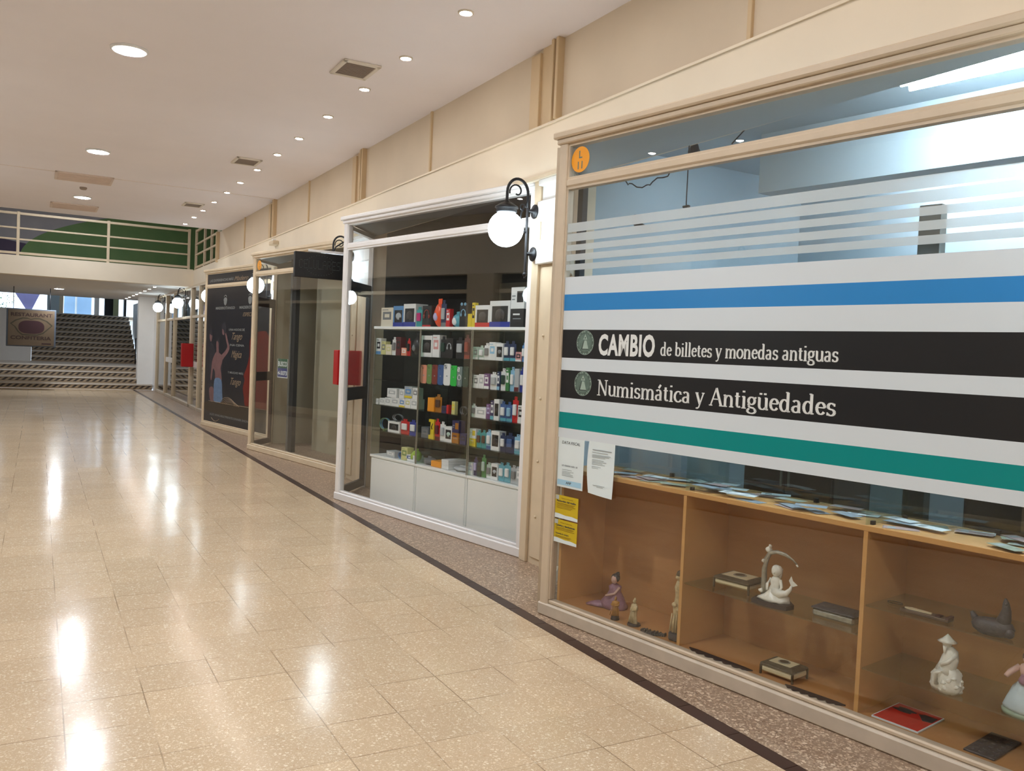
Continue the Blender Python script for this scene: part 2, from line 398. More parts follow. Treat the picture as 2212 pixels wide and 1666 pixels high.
# serif lettering: pen strokes, thick where they run upright and thin where they run level
def arc(cx, cy, rx, ry, a0, a1, n=12):
    return [(cx + rx * math.cos(math.radians(a0 + (a1 - a0) * i / n)), cy + ry * math.sin(math.radians(a0 + (a1 - a0) * i / n))) for i in range(n + 1)]
XH = 0.64
def _sf(x, y, w=0.13): return [(x - w, y), (x + w, y)]
def _arch(x0, x1): return [(x0, 0.44)] + arc((x0 + x1) / 2 + 0.01, 0.42, (x1 - x0) / 2 - 0.01, 0.2, 165, 0, 10) + [(x1, 0.0)]
GL = {
 'N': (0.86, [[(0.14, 0), (0.14, 0.98)], [(0.14, 0.98), (0.7, 0.0)], [(0.7, 0.02), (0.7, 0.98)], _sf(0.12, 0), _sf(0.1, 0.98, 0.1), _sf(0.7, 0.98)], {0: .4, 2: .4}),
 'A': (0.84, [[(0.1, 0), (0.42, 1.0)], [(0.42, 1.0), (0.74, 0)], [(0.2, 0.36), (0.64, 0.36)], _sf(0.1, 0, 0.11), _sf(0.74, 0, 0.12)], {0: .45}),
 'u': (0.66, [[(0.13, XH), (0.13, 0.2)] + arc(0.31, 0.2, 0.18, 0.19, 180, 300, 8) + [(0.52, 0.14)], [(0.52, XH), (0.52, 0.0)], [(0.03, XH), (0.16, XH)], [(0.42, XH), (0.55, XH)], [(0.5, 0.01), (0.64, 0.02)]], {}),
 'm': (1.02, [[(0.14, XH), (0.14, 0)], _arch(0.14, 0.5), _arch(0.5, 0.86), _sf(0.14, 0), _sf(0.5, 0), _sf(0.86, 0), [(0.03, XH - .02), (0.17, XH)]], {}),
 'n': (0.68, [[(0.14, XH), (0.14, 0)], _arch(0.14, 0.52), _sf(0.14, 0), _sf(0.52, 0), [(0.03, XH - .02), (0.17, XH)]], {}),
 'i': (0.34, [[(0.17, XH), (0.17, 0)], _sf(0.17, 0), [(0.05, XH - .02), (0.2, XH)], [(0.15, 0.86), (0.15, 0.96)]], {}),
 's': (0.5, [arc(0.25, 0.47, 0.155, 0.155, 40, 245, 10) + arc(0.24, 0.165, 0.175, 0.155, 75, -145, 10), [(0.4, 0.62), (0.4, 0.48)], [(0.07, 0.16), (0.07, 0.0)]], {1: .4, 2: .4, 0: 1.0}),
 'a': (0.58, [arc(0.25, 0.47, 0.16, 0.16, 150, 10, 8) + [(0.41, 0.1)] + arc(0.47, 0.09, 0.06, 0.07, 180, 300, 4), arc(0.25, 0.17, 0.17, 0.16, 60, 330, 12), [(0.3, 0.33), (0.41, 0.38)]], {}),
 't': (0.4, [[(0.17, 0.82), (0.17, 0.14)] + arc(0.28, 0.14, 0.11, 0.12, 180, 320, 6), [(0.03, XH - .02), (0.34, XH - .02)]], {}),
 'c': (0.55, [arc(0.31, 0.32, 0.24, 0.31, 45, 325, 16), [(0.46, 0.52), (0.46, 0.46)]], {}),
 'o': (0.62, [arc(0.31, 0.32, 0.24, 0.31, 0, 360, 22)], {}),
 'e': (0.56, [[(0.09, 0.37), (0.49, 0.37)] + arc(0.3, 0.33, 0.2, 0.3, 12, 325, 18)], {}),
 'y': (0.6, [[(0.09, XH), (0.31, 0.0)], [(0.52, XH), (0.25, -0.2), (0.12, -0.27), (0.08, -0.22)], _sf(0.1, XH, 0.1), _sf(0.5, XH, 0.09)], {1: .45}),
 'g': (0.58, [arc(0.27, 0.43, 0.18, 0.2, 0, 360, 18), [(0.38, 0.58), (0.54, 0.62)], [(0.14, 0.28), (0.11, 0.16), (0.18, 0.07), (0.42, 0.04)] + arc(0.28, -0.12, 0.23, 0.14, 50, -240, 14)], {}),
 'd': (0.64, [arc(0.28, 0.32, 0.2, 0.31, 50, 320, 16), [(0.46, 1.02), (0.46, 0.0)], [(0.34, 1.02), (0.48, 1.02)], [(0.44, 0.01), (0.6, 0.02)]], {}),
 'b': (0.64, [arc(0.34, 0.32, 0.21, 0.31, 135, -140, 16), [(0.15, 1.02), (0.15, 0.03)], [(0.03, 1.02), (0.17, 1.02)]], {}),
 'l': (0.34, [[(0.17, 1.02), (0.17, 0.0)], _sf(0.17, 0), [(0.05, 1.02), (0.2, 1.02)]], {}),
 ' ': (0.3, [], {}),
}
def serif_into(mb, s, x0, z0, cap, mt, width, y=0.0, thick=0.125, thin=0.05, X=None):
    adv = []; x = 0
    for ch in s:
        base = {'á': 'a', 'ü': 'u', 'Á': 'A'}.get(ch, ch); adv.append((x, ch, base)); x += GL[base][0]
    kx = width / (x * cap)
    for x, ch, base in adv:
        st = list(GL[base][1]); wk = GL[base][2]
        if ch == 'á': st = st + [[(0.26, 0.74), (0.4, 0.95)]]
        if ch == 'ü': st = st + [[(0.2, 0.8), (0.2, 0.9)], [(0.44, 0.8), (0.44, 0.9)]]
        for q, pl in enumerate(st):
            f = wk.get(q, 1.0)
            for i in range(len(pl) - 1):
                (ax, az), (bx, bz) = pl[i], pl[i + 1]
                dx, dz = bx - ax, bz - az; l = math.hypot(dx, dz)
                if l < 1e-6: continue
                def wd(j):
                    a = pl[max(0, j - 1)]; b = pl[min(len(pl) - 1, j + 1)]; L = math.hypot(b[0] - a[0], b[1] - a[1]) or 1
                    return (thin + (thick * f - thin) * abs(b[1] - a[1]) / L) / 2 if f > 0.5 else (thin + (thick - thin) * 0.25) / 2
                w0, w1 = wd(i), wd(i + 1)
                nx, nz = -dz / l, dx / l
                q4 = [(ax + nx * w0, az + nz * w0), (ax - nx * w0, az - nz * w0), (bx - nx * w1, bz - nz * w1), (bx + nx * w1, bz + nz * w1)]
                mb.add([(x0 + (x + p[0]) * cap * kx, y, z0 + p[1] * cap) for p in q4], [(0, 1, 2, 3)], mt, X)
# ================================================================ the setting
YA, YE = -6.0, 27.25
struct('floor', MB().box(-1.335, 2.465, YA, YE, -0.1, 0.0, 'terrazzo_tile'))
struct('floor_border_right', MB().box(2.545, 7.5, YA, YE, -0.1, 0.0, 'terrazzo_border'))
struct('floor_border_left', MB().box(-2.2, -1.415, YA, YE, -0.1, 0.0, 'terrazzo_border'))
for nm, xa in (('trim_1', 2.467), ('trim_2', -1.413)):
    b = MB(); y = YA
    while y < YE - 0.1:
        b.box(xa, xa + 0.076, y + 0.001, y + 0.302, -0.05, 0.0005, 'dark_tile'); y += 0.304
    b.box(xa, xa + 0.076, YA, YE, -0.1, -0.052, 'black_gap')
    struct(nm, b)
struct('ceiling', MB().box(-2.2, 3.35, YA, 17.5, 3.70, 3.9, 'ceiling_paint'))
b = MB(); b.box(-2.2, 3.12, 13.1, 13.108, 3.6965, 3.70, 'old_grille'); struct('trim_3', b)
# right-hand upper wall: fascia over the shopfronts, panelled wall above
struct('wall_right', MB().box(3.10, 3.3, YA, 20.8, 2.765, 3.13, 'wall_cream').box(3.125, 3.3, YA, 17.86, 3.13, 3.7, 'panel_cream'))
b = MB(); b.box(3.088, 3.10, YA, 17.9, 3.125, 3.14, 'wall_cream'); b.box(3.088, 3.102, YA, 20.78, 2.765, 2.785, 'frame_pale'); struct('trim_4', b)
n = 5
for k in range(-2, 4):
    y0 = 5.10 + 4.03 * k
    b = MB()
    if k < 3:
        b.box(3.07, 3.13, y0 - 0.045, y0 - 0.015, 3.14, 3.70, 'post_cream', bev=0.004)
        b.box(3.07, 3.13, y0 + 0.015, y0 + 0.045, 3.14, 3.70, 'post_cream', bev=0.004)
        b.box(3.095, 3.13, y0 + 0.235, y0 + 0.36, 3.14, 3.67, 'post_cream', bev=0.004)
        b.box(3.118, 3.13, y0 + 0.045, y0 + 0.235, 3.14, 3.70, 'black_gap' if k == 2 else 'post_cream')
    else:
        b.box(3.06, 3.16, 17.76, 17.84, 3.10, 3.70, 'post_cream', bev=0.004)
    struct('trim_%d' % n, b); n += 1
    b = MB(); b.box(3.105, 3.13, y0 - 1.83 - 0.015, y0 - 1.83 + 0.015, 3.14, 3.70, 'post_cream', bev=0.003); struct('trim_%d' % n, b); n += 1
# walls and rooms of the shops behind the fronts
ROOMS = [  # y near, y far, wall material, depth
    (YA, 0.95, 'beige_shop', 6.3), (0.95, 4.95, 'bluegrey_shop', 5.3), (4.95, 8.95, 'dark_shop', 5.6), (8.95, 13.1, 'beige_shop', 5.6), (13.1, 16.95, 'dark_shop', 5.0), (16.95, 27.2, 'grey_shop', 5.2)]
for i, (ya, yb, mt, xd) in enumerate(ROOMS):
    b = MB()
    b.box(xd, xd + 0.1, ya, yb, 0, 2.97, mt)
    b.box(3.16, xd, ya, ya + 0.06, 0, 2.97, mt)
    b.box(3.16, xd, yb - 0.06, yb, 0, 2.97, mt)
    struct('wall_shop_%d' % (i + 1), b)
    struct('ceiling_shop_%d' % (i + 1), MB().box(3.30, xd + 0.1, ya, yb, 2.97, 3.05, mt))
# piers between the shopfronts
def pier(name, y0, y1):
    b = MB()
    b.box(3.16, 3.30, y0, y1, 0, 2.765, 'frame_pale')
    w = y1 - y0
    b.box(3.135, 3.16, y1 - 0.09, y1, 0.0, 2.765, 'frame_pale', bev=0.004)
    b.box(3.145, 3.16, y1 - 0.30, y1 - 0.13, 0.05, 2.14, 'frame_pale', bev=0.004)
    b.box(3.135, 3.16, y0, y0 + 0.1, 0.0, 2.765, 'frame_pale', bev=0.004)
    for za, zb in ((2.16, 2.33), (2.47, 2.61), (2.72, 2.765)):
        b.box(3.11, 3.16, y0, y1 - 0.092, za, zb, 'white_paint', bev=0.006)
    b.box(3.15, 3.16, y0 + 0.1, y1 - 0.095, 2.33, 2.72, 'white_paint')
    for z in (0.35, 0.75, 1.2, 1.65):
        b.ball((3.143, y1 - 0.2, z), 0.011, 'frame_pale', n=8, m=6)
    return struct(name, b)
pier('wall_pier_1', 4.85, 5.40); pier('wall_pier_2', 8.83, 9.62); pier('wall_pier_3', 13.06, 13.36); pier('wall_pier_4', 16.80, 17.8)
pier('wall_pier_5', 0.85, 1.38)
b = MB(); b.box(3.16, 3.3, YA, 0.85, 0, 2.765, 'frame_pale'); struct('wall_right_near', b)
mat('panel_grey_left', (112, 112, 108), 0.7)
# the other side of the passage (seen in reflections)
b = MB()
b.box(-2.2, -2.0, YA, 27.2, 2.765, 4.9, 'wall_cream')
b.box(-2.2, -2.06, YA, 27.2, 0, 0.12, 'frame_pale')
y = YA
while y < 26:
    b.box(-2.2, -2.0, y, y + 0.55, 0.0, 2.765, 'frame_pale')
    b.box(-2.12, -2.04, y + 0.55, min(y + 4.03, 27.2), 2.46, 2.52, 'frame_pale')
    y += 4.03
b.box(-2.3, -2.2, YA, 27.2, 0, 2.765, 'panel_grey_left')
struct('wall_left', b)
b = MB(); b.box(-2.3, 7.5, YA - 0.15, YA, 0, 3.9, 'wall_cream'); struct('wall_back', b)
# balcony slab, lower passage, mural wall
struct('wall_beam', MB().box(-2.2, 3.10, 20.8, 21.1, 2.75, 3.15, 'wall_cream'))
struct('ceiling_lower', MB().box(-4, 4.2, 21.1, 30.4, 2.75, 2.95, 'soffit_paint').box(-4, 4.2, 30.2, 30.4, 2.95, 3.8, 'soffit_paint'))
mt = bpy.data.materials.new('mural'); mt.use_nodes = True; M['mural'] = mt
nt = mt.node_tree; L = nt.links.new; bb = nt.nodes['Principled BSDF']
tc = nt.nodes.new('ShaderNodeTexCoord'); sp = nt.nodes.new('ShaderNodeSeparateXYZ'); L(tc.outputs['Object'], sp.inputs[0])
# a green hill rising to the right under a pale grey sky, a dark mass at the foot on the left
ns = nt.nodes.new('ShaderNodeTexNoise'); ns.inputs['Scale'].default_value = 3; L(tc.outputs['Object'], ns.inputs['Vector'])
hill = nmath(nt, 'MULTIPLY', nmath(nt, 'POWER', nmath(nt, 'MAXIMUM', nmath(nt, 'ADD', sp.outputs[0], 0.42), 0.0), 0.42), 0.93)
inh = nmath(nt, 'LESS_THAN', nmath(nt, 'SUBTRACT', sp.outputs[2], 3.25), hill)
dark = nmath(nt, 'LESS_THAN', sp.outputs[2], nmath(nt, 'ADD', nmath(nt, 'MULTIPLY', sp.outputs[0], -0.15), 3.62))
m1 = nt.nodes.new('ShaderNodeMixRGB'); L(ns.outputs['Fac'], m1.inputs[0]); m1.inputs[1].default_value = srgb(196, 196, 204); m1.inputs[2].default_value = srgb(170, 172, 184)
m2 = nt.nodes.new('ShaderNodeMixRGB'); L(dark, m2.inputs[0]); L(m1.outputs[0], m2.inputs[1]); m2.inputs[2].default_value = srgb(88, 78, 108)
m3 = nt.nodes.new('ShaderNodeMixRGB'); L(ns.outputs['Fac'], m3.inputs[0]); m3.inputs[1].default_value = srgb(112, 156, 100); m3.inputs[2].default_value = srgb(134, 170, 112)
m4 = nt.nodes.new('ShaderNodeMixRGB'); L(inh, m4.inputs[0]); L(m2.outputs[0], m4.inputs[1]); L(m3.outputs[0], m4.inputs[2])
L(m4.outputs[0], bb.inputs['Base Color']); bb.inputs['Roughness'].default_value = 0.6
struct('wall_far', MB().box(-4, 5.2, 23.6, 23.7, 2.95, 4.9, 'mural'))
struct('ceiling_upper', MB().box(-2.2, 5.2, 17.4, 23.7, 4.9, 5.0, 'ceiling_paint').box(-2.2, 5.2, 17.3, 17.5, 3.9, 5.0, 'ceiling_paint'))
b = MB(); b.box(4.6, 4.7, 17.8, 23.7, 3.0, 4.9, 'dark_shop'); b.box(3.3, 4.7, 17.8, 17.9, 3.13, 4.9, 'dark_shop'); b.box(3.31, 5.2, 17.9, 23.5, 2.98, 3.12, 'frame_pale'); struct('wall_gallery', b)

def rail(name, X, posts, length, label, group=None):
    e = empty(name, X, label, 'railing', group)
    for p in posts:
        MB().box(p - 0.028, p + 0.028, -0.025, 0.025, 0.0, 0.93, 'frame_pale', bev=0.003).obj('post', e)
    for z, h in ((0.06, 0.05), (0.35, 0.035), (0.585, 0.035), (0.89, 0.05)):
        MB().box(0, length, -0.018, 0.018, z - h / 2, z + h / 2, 'frame_pale', bev=0.003).obj('rail_bar', e)
    return e
rail('balcony_railing', frame(-2.0, 20.86, 1, 0, 3.14), [0.05, 1.6, 3.32, 5.0], 5.03, 'beige metal balcony railing across the passage in front of the green mural')
rail('balcony_railing', frame(3.13, 20.75, 0, -1, 3.125), [0.09, 1.25, 2.1, 2.85], 2.86, 'beige metal railing section beside the cream panelled wall, running toward camera')

# lower passage: side walls, column, stairs and the bright level above
struct('wall_column', MB().box(2.60, 3.03, 27.45, 27.8, 0.165, 2.75, 'white_paint').box(2.62, 3.01, 27.47, 27.78, 0.15, 0.17, 'black_gap').box(3.03, 3.12, 26.85, 34, 0, 2.75, 'white_paint'))
struct('wall_left_far', MB().box(-2.2, -2.1, 27.2, 40, 0, 3.9, 'white_paint'))
mt = bpy.data.materials.new('stair_riser'); mt.use_nodes = True; M['stair_riser'] = mt
nt = mt.node_tree; L = nt.links.new; bb = nt.nodes['Principled BSDF']
tc = nt.nodes.new('ShaderNodeTexCoord'); sp = nt.nodes.new('ShaderNodeSeparateXYZ'); L(tc.outputs['Object'], sp.inputs[0])
dg = nmath(nt, 'FRACT', nmath(nt, 'MULTIPLY', nmath(nt, 'SUBTRACT', sp.outputs[0], nmath(nt, 'MULTIPLY', sp.outputs[2], 1.3)), 6.2))
st = nmath(nt, 'LESS_THAN', dg, 0.5)
mx = nt.nodes.new('ShaderNodeMixRGB'); L(st, mx.inputs[0]); mx.inputs[1].default_value = srgb(166, 146, 120); mx.inputs[2].default_value = srgb(58, 48, 42)
L(mx.outputs[0], bb.inputs['Base Color'])
mat('stair_stone', (172, 152, 128), 0.6, vary=0.1); mat('stair_nosing', (205, 196, 186), 0.35, vary=0.05)
st = empty('staircase', (0, 27.25, 0), 'wide stone staircase with dark diagonal anti-slip strips rising at the far end', 'stairs')
st_in = Matrix.Translation((0, -27.25, 0))
y = 27.25
for i in range(14):
    z1 = 0.165 * (i + 1)
    x0, x1 = (-2.1, 3.0) if i < 4 else (-0.16, 2.95)
    if i == 4: y = 31.2
    dep = 0.30 if i < 3 else (3.2 if i == 3 else (0.38 if i < 13 else 0.5))
    b = MB()
    b.box(x0, x1, y + 0.01, y + dep + 0.05, max(0, z1 - 0.165 * 2), z1 - 0.03, 'stair_stone')
    b.box(x0, x1, y, y + 0.012, z1 - 0.125, z1 - 0.045, 'stair_riser')
    b.box(x0, x1, y - 0.02, y + dep + 0.02, z1 - 0.035, z1, 'stair_nosing')
    o = b.obj('step', st, st_in)
    y += dep if i != 3 else 0
struct('floor_upper', MB().box(-2.1, 4.2, 35.2, 38, 2.2, 2.31, 'stair_stone'))
hr = empty('handrail', (2.86, 27.9, 0.66), 'dark metal handrail along the stairs beside the white column', 'handrail')
MB().tube([(0, -0.3, 0.55), (0, 0.2, 0.85), (0, 3.0, 0.85)], 0.022, 'iron_black').obj('rail_bar', hr)
for yy in (0.2, 1.5, 3.0): MB().tube([(0, yy, 0.0), (0, yy, 0.85)], 0.018, 'iron_black').obj('post', hr)
struct('wall_stair', MB().box(-2.1, -0.17, 30.9, 31.15, 0.66, 2.30, 'white_paint').box(-2.1, -0.17, 31.15, 38, 0.66, 2.25, 'white_paint'))
# bright upper level: mullioned openings to daylight, pale partitions
b = MB()
b.box(-2.2, 3.6, 38.0, 38.1, 0, 2.32, 'white_paint'); b.box(-2.2, 3.6, 38.0, 38.1, 3.3, 3.9, 'white_paint')
b.box(0.30, 0.72, 37.6, 38.1, 2.0, 3.4, 'bluegrey_shop'); b.box(0.72, 0.86, 37.7, 38.1, 2.0, 3.4, 'frame_pale')
b.box(2.32, 2.62, 37.7, 38.1, 2.0, 3.4, 'dark_shop')
b.box(2.62, 2.82, 37.6, 38.1, 2.0, 3.4, mat('olive_paint', (150, 156, 120), 0.7)); b.box(3.02, 3.10, 37.6, 38.1, 2.0, 3.4, 'dark_shop')
b.box(1.95, 2.12, 37.7, 38.1, 2.0, 3.4, 'white_paint')
struct('wall_daylight', b)
b = MB(); b.box(-2.2, 4.5, 30.4, 38.2, 3.8, 3.9, 'white_paint'); struct('ceiling_daylight', b)
b = MB(); b.box(4.2, 4.3, 27.2, 40, 0, 3.9, 'white_paint').box(3.12, 4.3, 27.2, 27.3, 0, 2.75, 'white_paint'); struct('wall_right_far', b)
mat('shop_blue_far', (150, 178, 204), 0.5)
mat('glow_far', (200, 220, 240), 0.5)
b = MB(); b.box(0.9, 1.9, 38.8, 38.9, 1.9, 3.5, 'shop_blue_far'); b.box(1.3, 1.36, 38.5, 38.8, 1.9, 3.5, 'white_paint'); struct('wall_booth', b)
# greenery and a folded awning outside
e = empty('garden_shrub', (-1.55, 39.2, 2.2), 'green shrub seen through the glazing above the stairs', 'shrub')
mat('leaf_green', (90, 140, 90), 0.6, vary=0.5, scale=9); mat('leaf_dark', (36, 70, 52), 0.6, vary=0.4, scale=9)
b = MB()
for i in range(260):
    p = Vector((R.gauss(0, 0.45), R.gauss(0, 0.3), abs(R.gauss(0.45, 0.3))))
    q = Matrix.Translation(p) @ Matrix.Rotation(R.random() * 6.3, 4, Vector((R.random() - .5, R.random() - .5, R.random() - .5)).normalized())
    b.add([(-.06, 0, 0), (0, .025, .02), (.06, 0, 0), (0, -.025, .02)], [(0, 1, 2, 3)], 'leaf_green' if i % 2 else 'leaf_dark', q)
b.obj('foliage', e); MB().tube([(0, 0, -0.3), (0, 0, 0.5)], 0.03, 'dark_wood').obj('stem', e)
mat('awning_purple', (112, 104, 140), 0.7)
b = MB(); b.prism([(-0.95, 0), (-0.1, 0), (-0.1, 0.2), (-0.95, 0.2)], 0.95, 1.0, 'awning_purple'); b.add([(-0.95, 0, 0.95), (-0.1, 0, 0.95), (-0.45, 0, 0.12), (-0.95, 0.2, 0.95), (-0.1, 0.2, 0.95), (-0.45, 0.15, 0.12)], [(0, 1, 2), (3, 5, 4), (0, 2, 5, 3), (1, 4, 5, 2), (0, 3, 4, 1)], 'awning_purple')
tag(b.obj('awning', None, T((0.15, 38.6, 2.15))), 'purple grey folded awning hanging outside the glazing beyond the stairs', 'awning')

# ================================================================ ceiling things
ORD = ['nearest', 'second nearest', 'third nearest', 'fourth nearest', 'fifth nearest', 'sixth nearest', 'seventh nearest', 'eighth nearest', 'ninth nearest', 'tenth nearest', 'eleventh nearest', 'twelfth nearest', 'farthest']
def downlight(X, label, group, r=0.052):
    e = empty('recessed_downlight', X, label, 'ceiling light', group)
    MB().lathe([(r, 0.0), (r, -0.006), (r * .78, -0.010), (r * .74, 0.0)], 'grille_frame', n=20).obj('trim_ring', e)
    MB().lathe([(0.001, -0.014), (r * .5, -0.012), (r * .72, -0.004), (r * .72, 0.0)], 'down_light', n=16).obj('bulb', e)
    return e
d0 = downlight(T((2.372, 5.07, 3.70)), 'small warm recessed downlight, nearest of the row along the shopfronts', 'warm downlights along the shopfronts')
for i in range(1, 13):
    copy_tree(d0, T((2.375, 5.07 + 1.0 * i + (0.04 * math.sin(i * 2.1)), 3.70)), 'small warm recessed downlight, %s of the row along the shopfronts' % ORD[i])
for i, yy in enumerate((4.07, 3.07, 2.07, 1.07, 0.07, -0.93, -1.93, -2.93)):
    copy_tree(d0, T((2.375, yy, 3.70)), 'small warm recessed downlight in the shopfront row, behind or above the viewer', 'warm downlights outside the view')
for i in range(18):
    copy_tree(d0, T((-1.235, 0.07 + 1.0 * i, 3.70)), 'small warm recessed downlight in the row on the other side of the passage', 'warm downlights of the opposite row')
low = copy_tree(d0, T((2.39, 21.76, 2.75)), 'small warm downlight under the balcony slab, nearest of the far row', 'downlights under the balcony slab')
for i, yy in enumerate((22.84, 23.86, 24.99, 26.0, 26.86, 28.08, 29.09)):
    copy_tree(low, T((2.39, yy, 2.75)), 'small warm downlight under the balcony slab, %s of the far row' % ORD[i + 1] if i < 6 else 'small warm downlight under the balcony slab, farthest of the far row')
def led(X, label, group):
    e = empty('round_led_light', X, label, 'ceiling light', group)
    MB().lathe([(0.135, 0), (0.135, -0.012), (0.115, -0.02), (0.11, 0)], 'white_paint', n=32).obj('trim_ring', e)
    MB().lathe([(0.001, -0.024), (0.08, -0.022), (0.11, -0.014), (0.11, 0)], 'led_light', n=28).obj('diffuser', e)
    return e
l0 = led(T((0.565, 7.2, 3.70)), 'large round cool white LED ceiling light, nearest and brightest', 'large round LED ceiling lights')
copy_tree(l0, T((0.58, 11.3, 3.70)), 'large round cool white LED ceiling light, middle one of three down the passage')
copy_tree(l0, T((0.572, 15.15, 3.70)), 'large round cool white LED ceiling light, farthest, beside the faded vents')
for yy in (3.15, -0.9, -4.6): copy_tree(l0, T((0.565, yy, 3.70)), 'large round LED ceiling light above or behind the viewer', 'LED ceiling lights outside the view')
copy_tree(l0, T((0.478, 25.66, 2.75)), 'round LED light under the balcony slab, in front of the stairs')
copy_tree(l0, T((0.6, 19.3, 4.9)), 'added unseen round LED light above the balcony void, brightening the mural', 'LED ceiling lights outside the view')  # added lamp above the ceiling edge, out of view, lifts the dark mural
e = empty('smoke_detector', T((0.545, 14.2, 3.70)), 'small grey smoke detector on the ceiling near the farthest LED light', 'smoke detector')
MB().lathe([(0.05, 0), (0.05, -0.02), (0.035, -0.035), (0.001, -0.036)], 'grille_grey').obj('housing', e)
def grille(X, w, l, label, group, mts=('grille_frame', 'grille_grey')):
    e = empty('ceiling_vent', X, label, 'vent', group)
    b = MB()
    for a in ((-w / 2, w / 2, -l / 2, -l / 2 + .035), (-w / 2, w / 2, l / 2 - .035, l / 2), (-w / 2, -w / 2 + .035, -l / 2, l / 2), (w / 2 - .035, w / 2, -l / 2, l / 2)):
        b.box(a[0], a[1], a[2], a[3], -0.018, 0, mts[0], bev=0.004)
    b.obj('frame', e)
    b = MB(); b.box(-w / 2 + .03, w / 2 - .03, -l / 2 + .03, l / 2 - .03, -0.011, -0.002, mts[1])
    for i in range(12):
        y = -l / 2 + .045 + i * (l - .09) / 11
        b.box(-w / 2 + .035, w / 2 - .035, y - .006, y + .006, -0.0155, -0.011, mts[1])
    b.obj('louvres', e)
    return e
g0 = grille(T((2.14, 6.58, 3.70)), 0.30, 0.38, 'square grey ceiling vent with pale frame, nearest of three beside the downlight row', 'square ceiling vents')
copy_tree(g0, T((2.155, 10.65, 3.70)), 'square grey ceiling vent, middle of three beside the downlight row')
copy_tree(g0, T((2.14, 14.6, 3.70)), 'square grey ceiling vent, farthest of three beside the downlight row')
g1 = grille(T((0.52, 13.35, 3.70)), 0.72, 0.64, 'wide faded beige ceiling vent between the second and third LED lights', 'faded wide ceiling vents', ('old_grille', 'old_grille'))
copy_tree(g1, T((0.50, 16.4, 3.70)), 'wide faded beige ceiling vent beyond the farthest LED light')
e = empty('emergency_light', T((3.10, 12.95, 3.02)), 'small white wall unit under the gap in the cream panelling', 'emergency light')
MB().box(-0.09, 0, -0.13, 0.13, -0.03, 0.03, 'frame_pale', bev=0.01).obj('housing', e); MB().box(-0.07, -0.02, -0.03, 0.03, 0.03, 0.06, 'white_paint', bev=0.005).obj('bracket', e)

# ================================================================ globe lamps
def lamp(X, label, group):      # origin on the wall, arm reaching along -x
    e = empty('globe_wall_lamp', X, label, 'wall lamp', group)
    for z in (2.54, 2.235):
        bp = MB().lathe([(0.052, 0), (0.052, 0.006), (0.04, 0.014), (0.014, 0.02), (0.012, 0.058)], 'iron_black', Matrix.Translation((0, 0, z)) @ Matrix.Rotation(-PI / 2, 4, 'Y')).obj('back_plate', e)
    MB().box(-0.068, -0.056, -0.011, 0.011, 2.10, 2.62, 'iron_black', bev=0.002).ball((-0.062, 0, 2.085), 0.017, 'iron_black').ball((-0.062, 0, 2.06), 0.008, 'iron_black').obj('mounting_bar', e)
    pts = [(-0.062, 0, 2.56), (-0.062, 0, 2.64)] + [(-0.147 + 0.085 * math.cos(a), 0, 2.655 + 0.10 * math.sin(a)) for a in [PI * i / 14 for i in range(15)]] + [(-0.232, 0, 2.60), (-0.232, 0, 2.575)]
    MB().tube(pts, 0.0105, 'iron_black', n=10).obj('arm', e)
    sc = MB()
    sc.tube([(-0.155 + (0.052 - 0.0028 * i) * math.cos(2.4 - i * .36), 0, 2.665 + (0.052 - 0.0028 * i) * math.sin(2.4 - i * .36) ) for i in range(-3, 13)][::-1], 0.006, 'iron_black')
    sc.tube([(-0.07 - 0.045 * math.sin(t * 3.1) , 0, 2.60 - 0.22 * t) for t in [i / 12 for i in range(13)]], 0.006, 'iron_black')
    sc.tube([(-0.10 + 0.022 * math.cos(a), 0, 2.56 + 0.022 * math.sin(a)) for a in [i * .5 for i in range(11)]], 0.005, 'iron_black')
    sc.obj('scroll', e)
    MB().lathe([(0.012, 2.60), (0.02, 2.585), (0.055, 2.566), (0.082, 2.548), (0.084, 2.538), (0.072, 2.534), (0.074, 2.512), (0.066, 2.505)], 'iron_black', T((-0.232, 0, 0)), n=24).obj('cap', e)
    MB().ball((-0.232, 0, 2.392), 0.127, 'globe_light', n=20, m=14).obj('globe', e)
    return e
G = 'globe wall lamps on the shop piers'
p0 = lamp(T((3.11, 5.34, 0)), 'lit white globe lamp on a black scrolled iron bracket, nearest, by the white shopfront', G)
copy_tree(p0, T((3.11, 9.40, 0)), 'lit white globe lamp mostly hidden behind the hanging black sign')
copy_tree(p0, T((3.11, 13.27, 0)), 'lit white globe lamp in front of the dark dance poster')
copy_tree(p0, T((3.11, 17.4, 0)), 'lit white globe lamp just beyond the dance poster window frame')
copy_tree(p0, T((3.11, 21.5, 0)), 'lit white globe lamp under the balcony slab, upper of the overlapping pair')
copy_tree(p0, T((3.11, 25.3, 0)), 'farthest lit white globe lamp in front of the white column')
for yy in (1.1, 5.3, 9.2, 13.2):
    copy_tree(p0, Matrix.Translation((-2.0, yy, 0)) @ Matrix.Rotation(PI, 4, 'Z'), 'lit globe lamp on the opposite side of the passage, seen only as a reflection', 'globe lamps of the opposite side')
copy_tree(p0, T((3.11, 1.2, 0)), 'lit globe lamp beyond the right edge of the view', 'globe lamps outside the view')
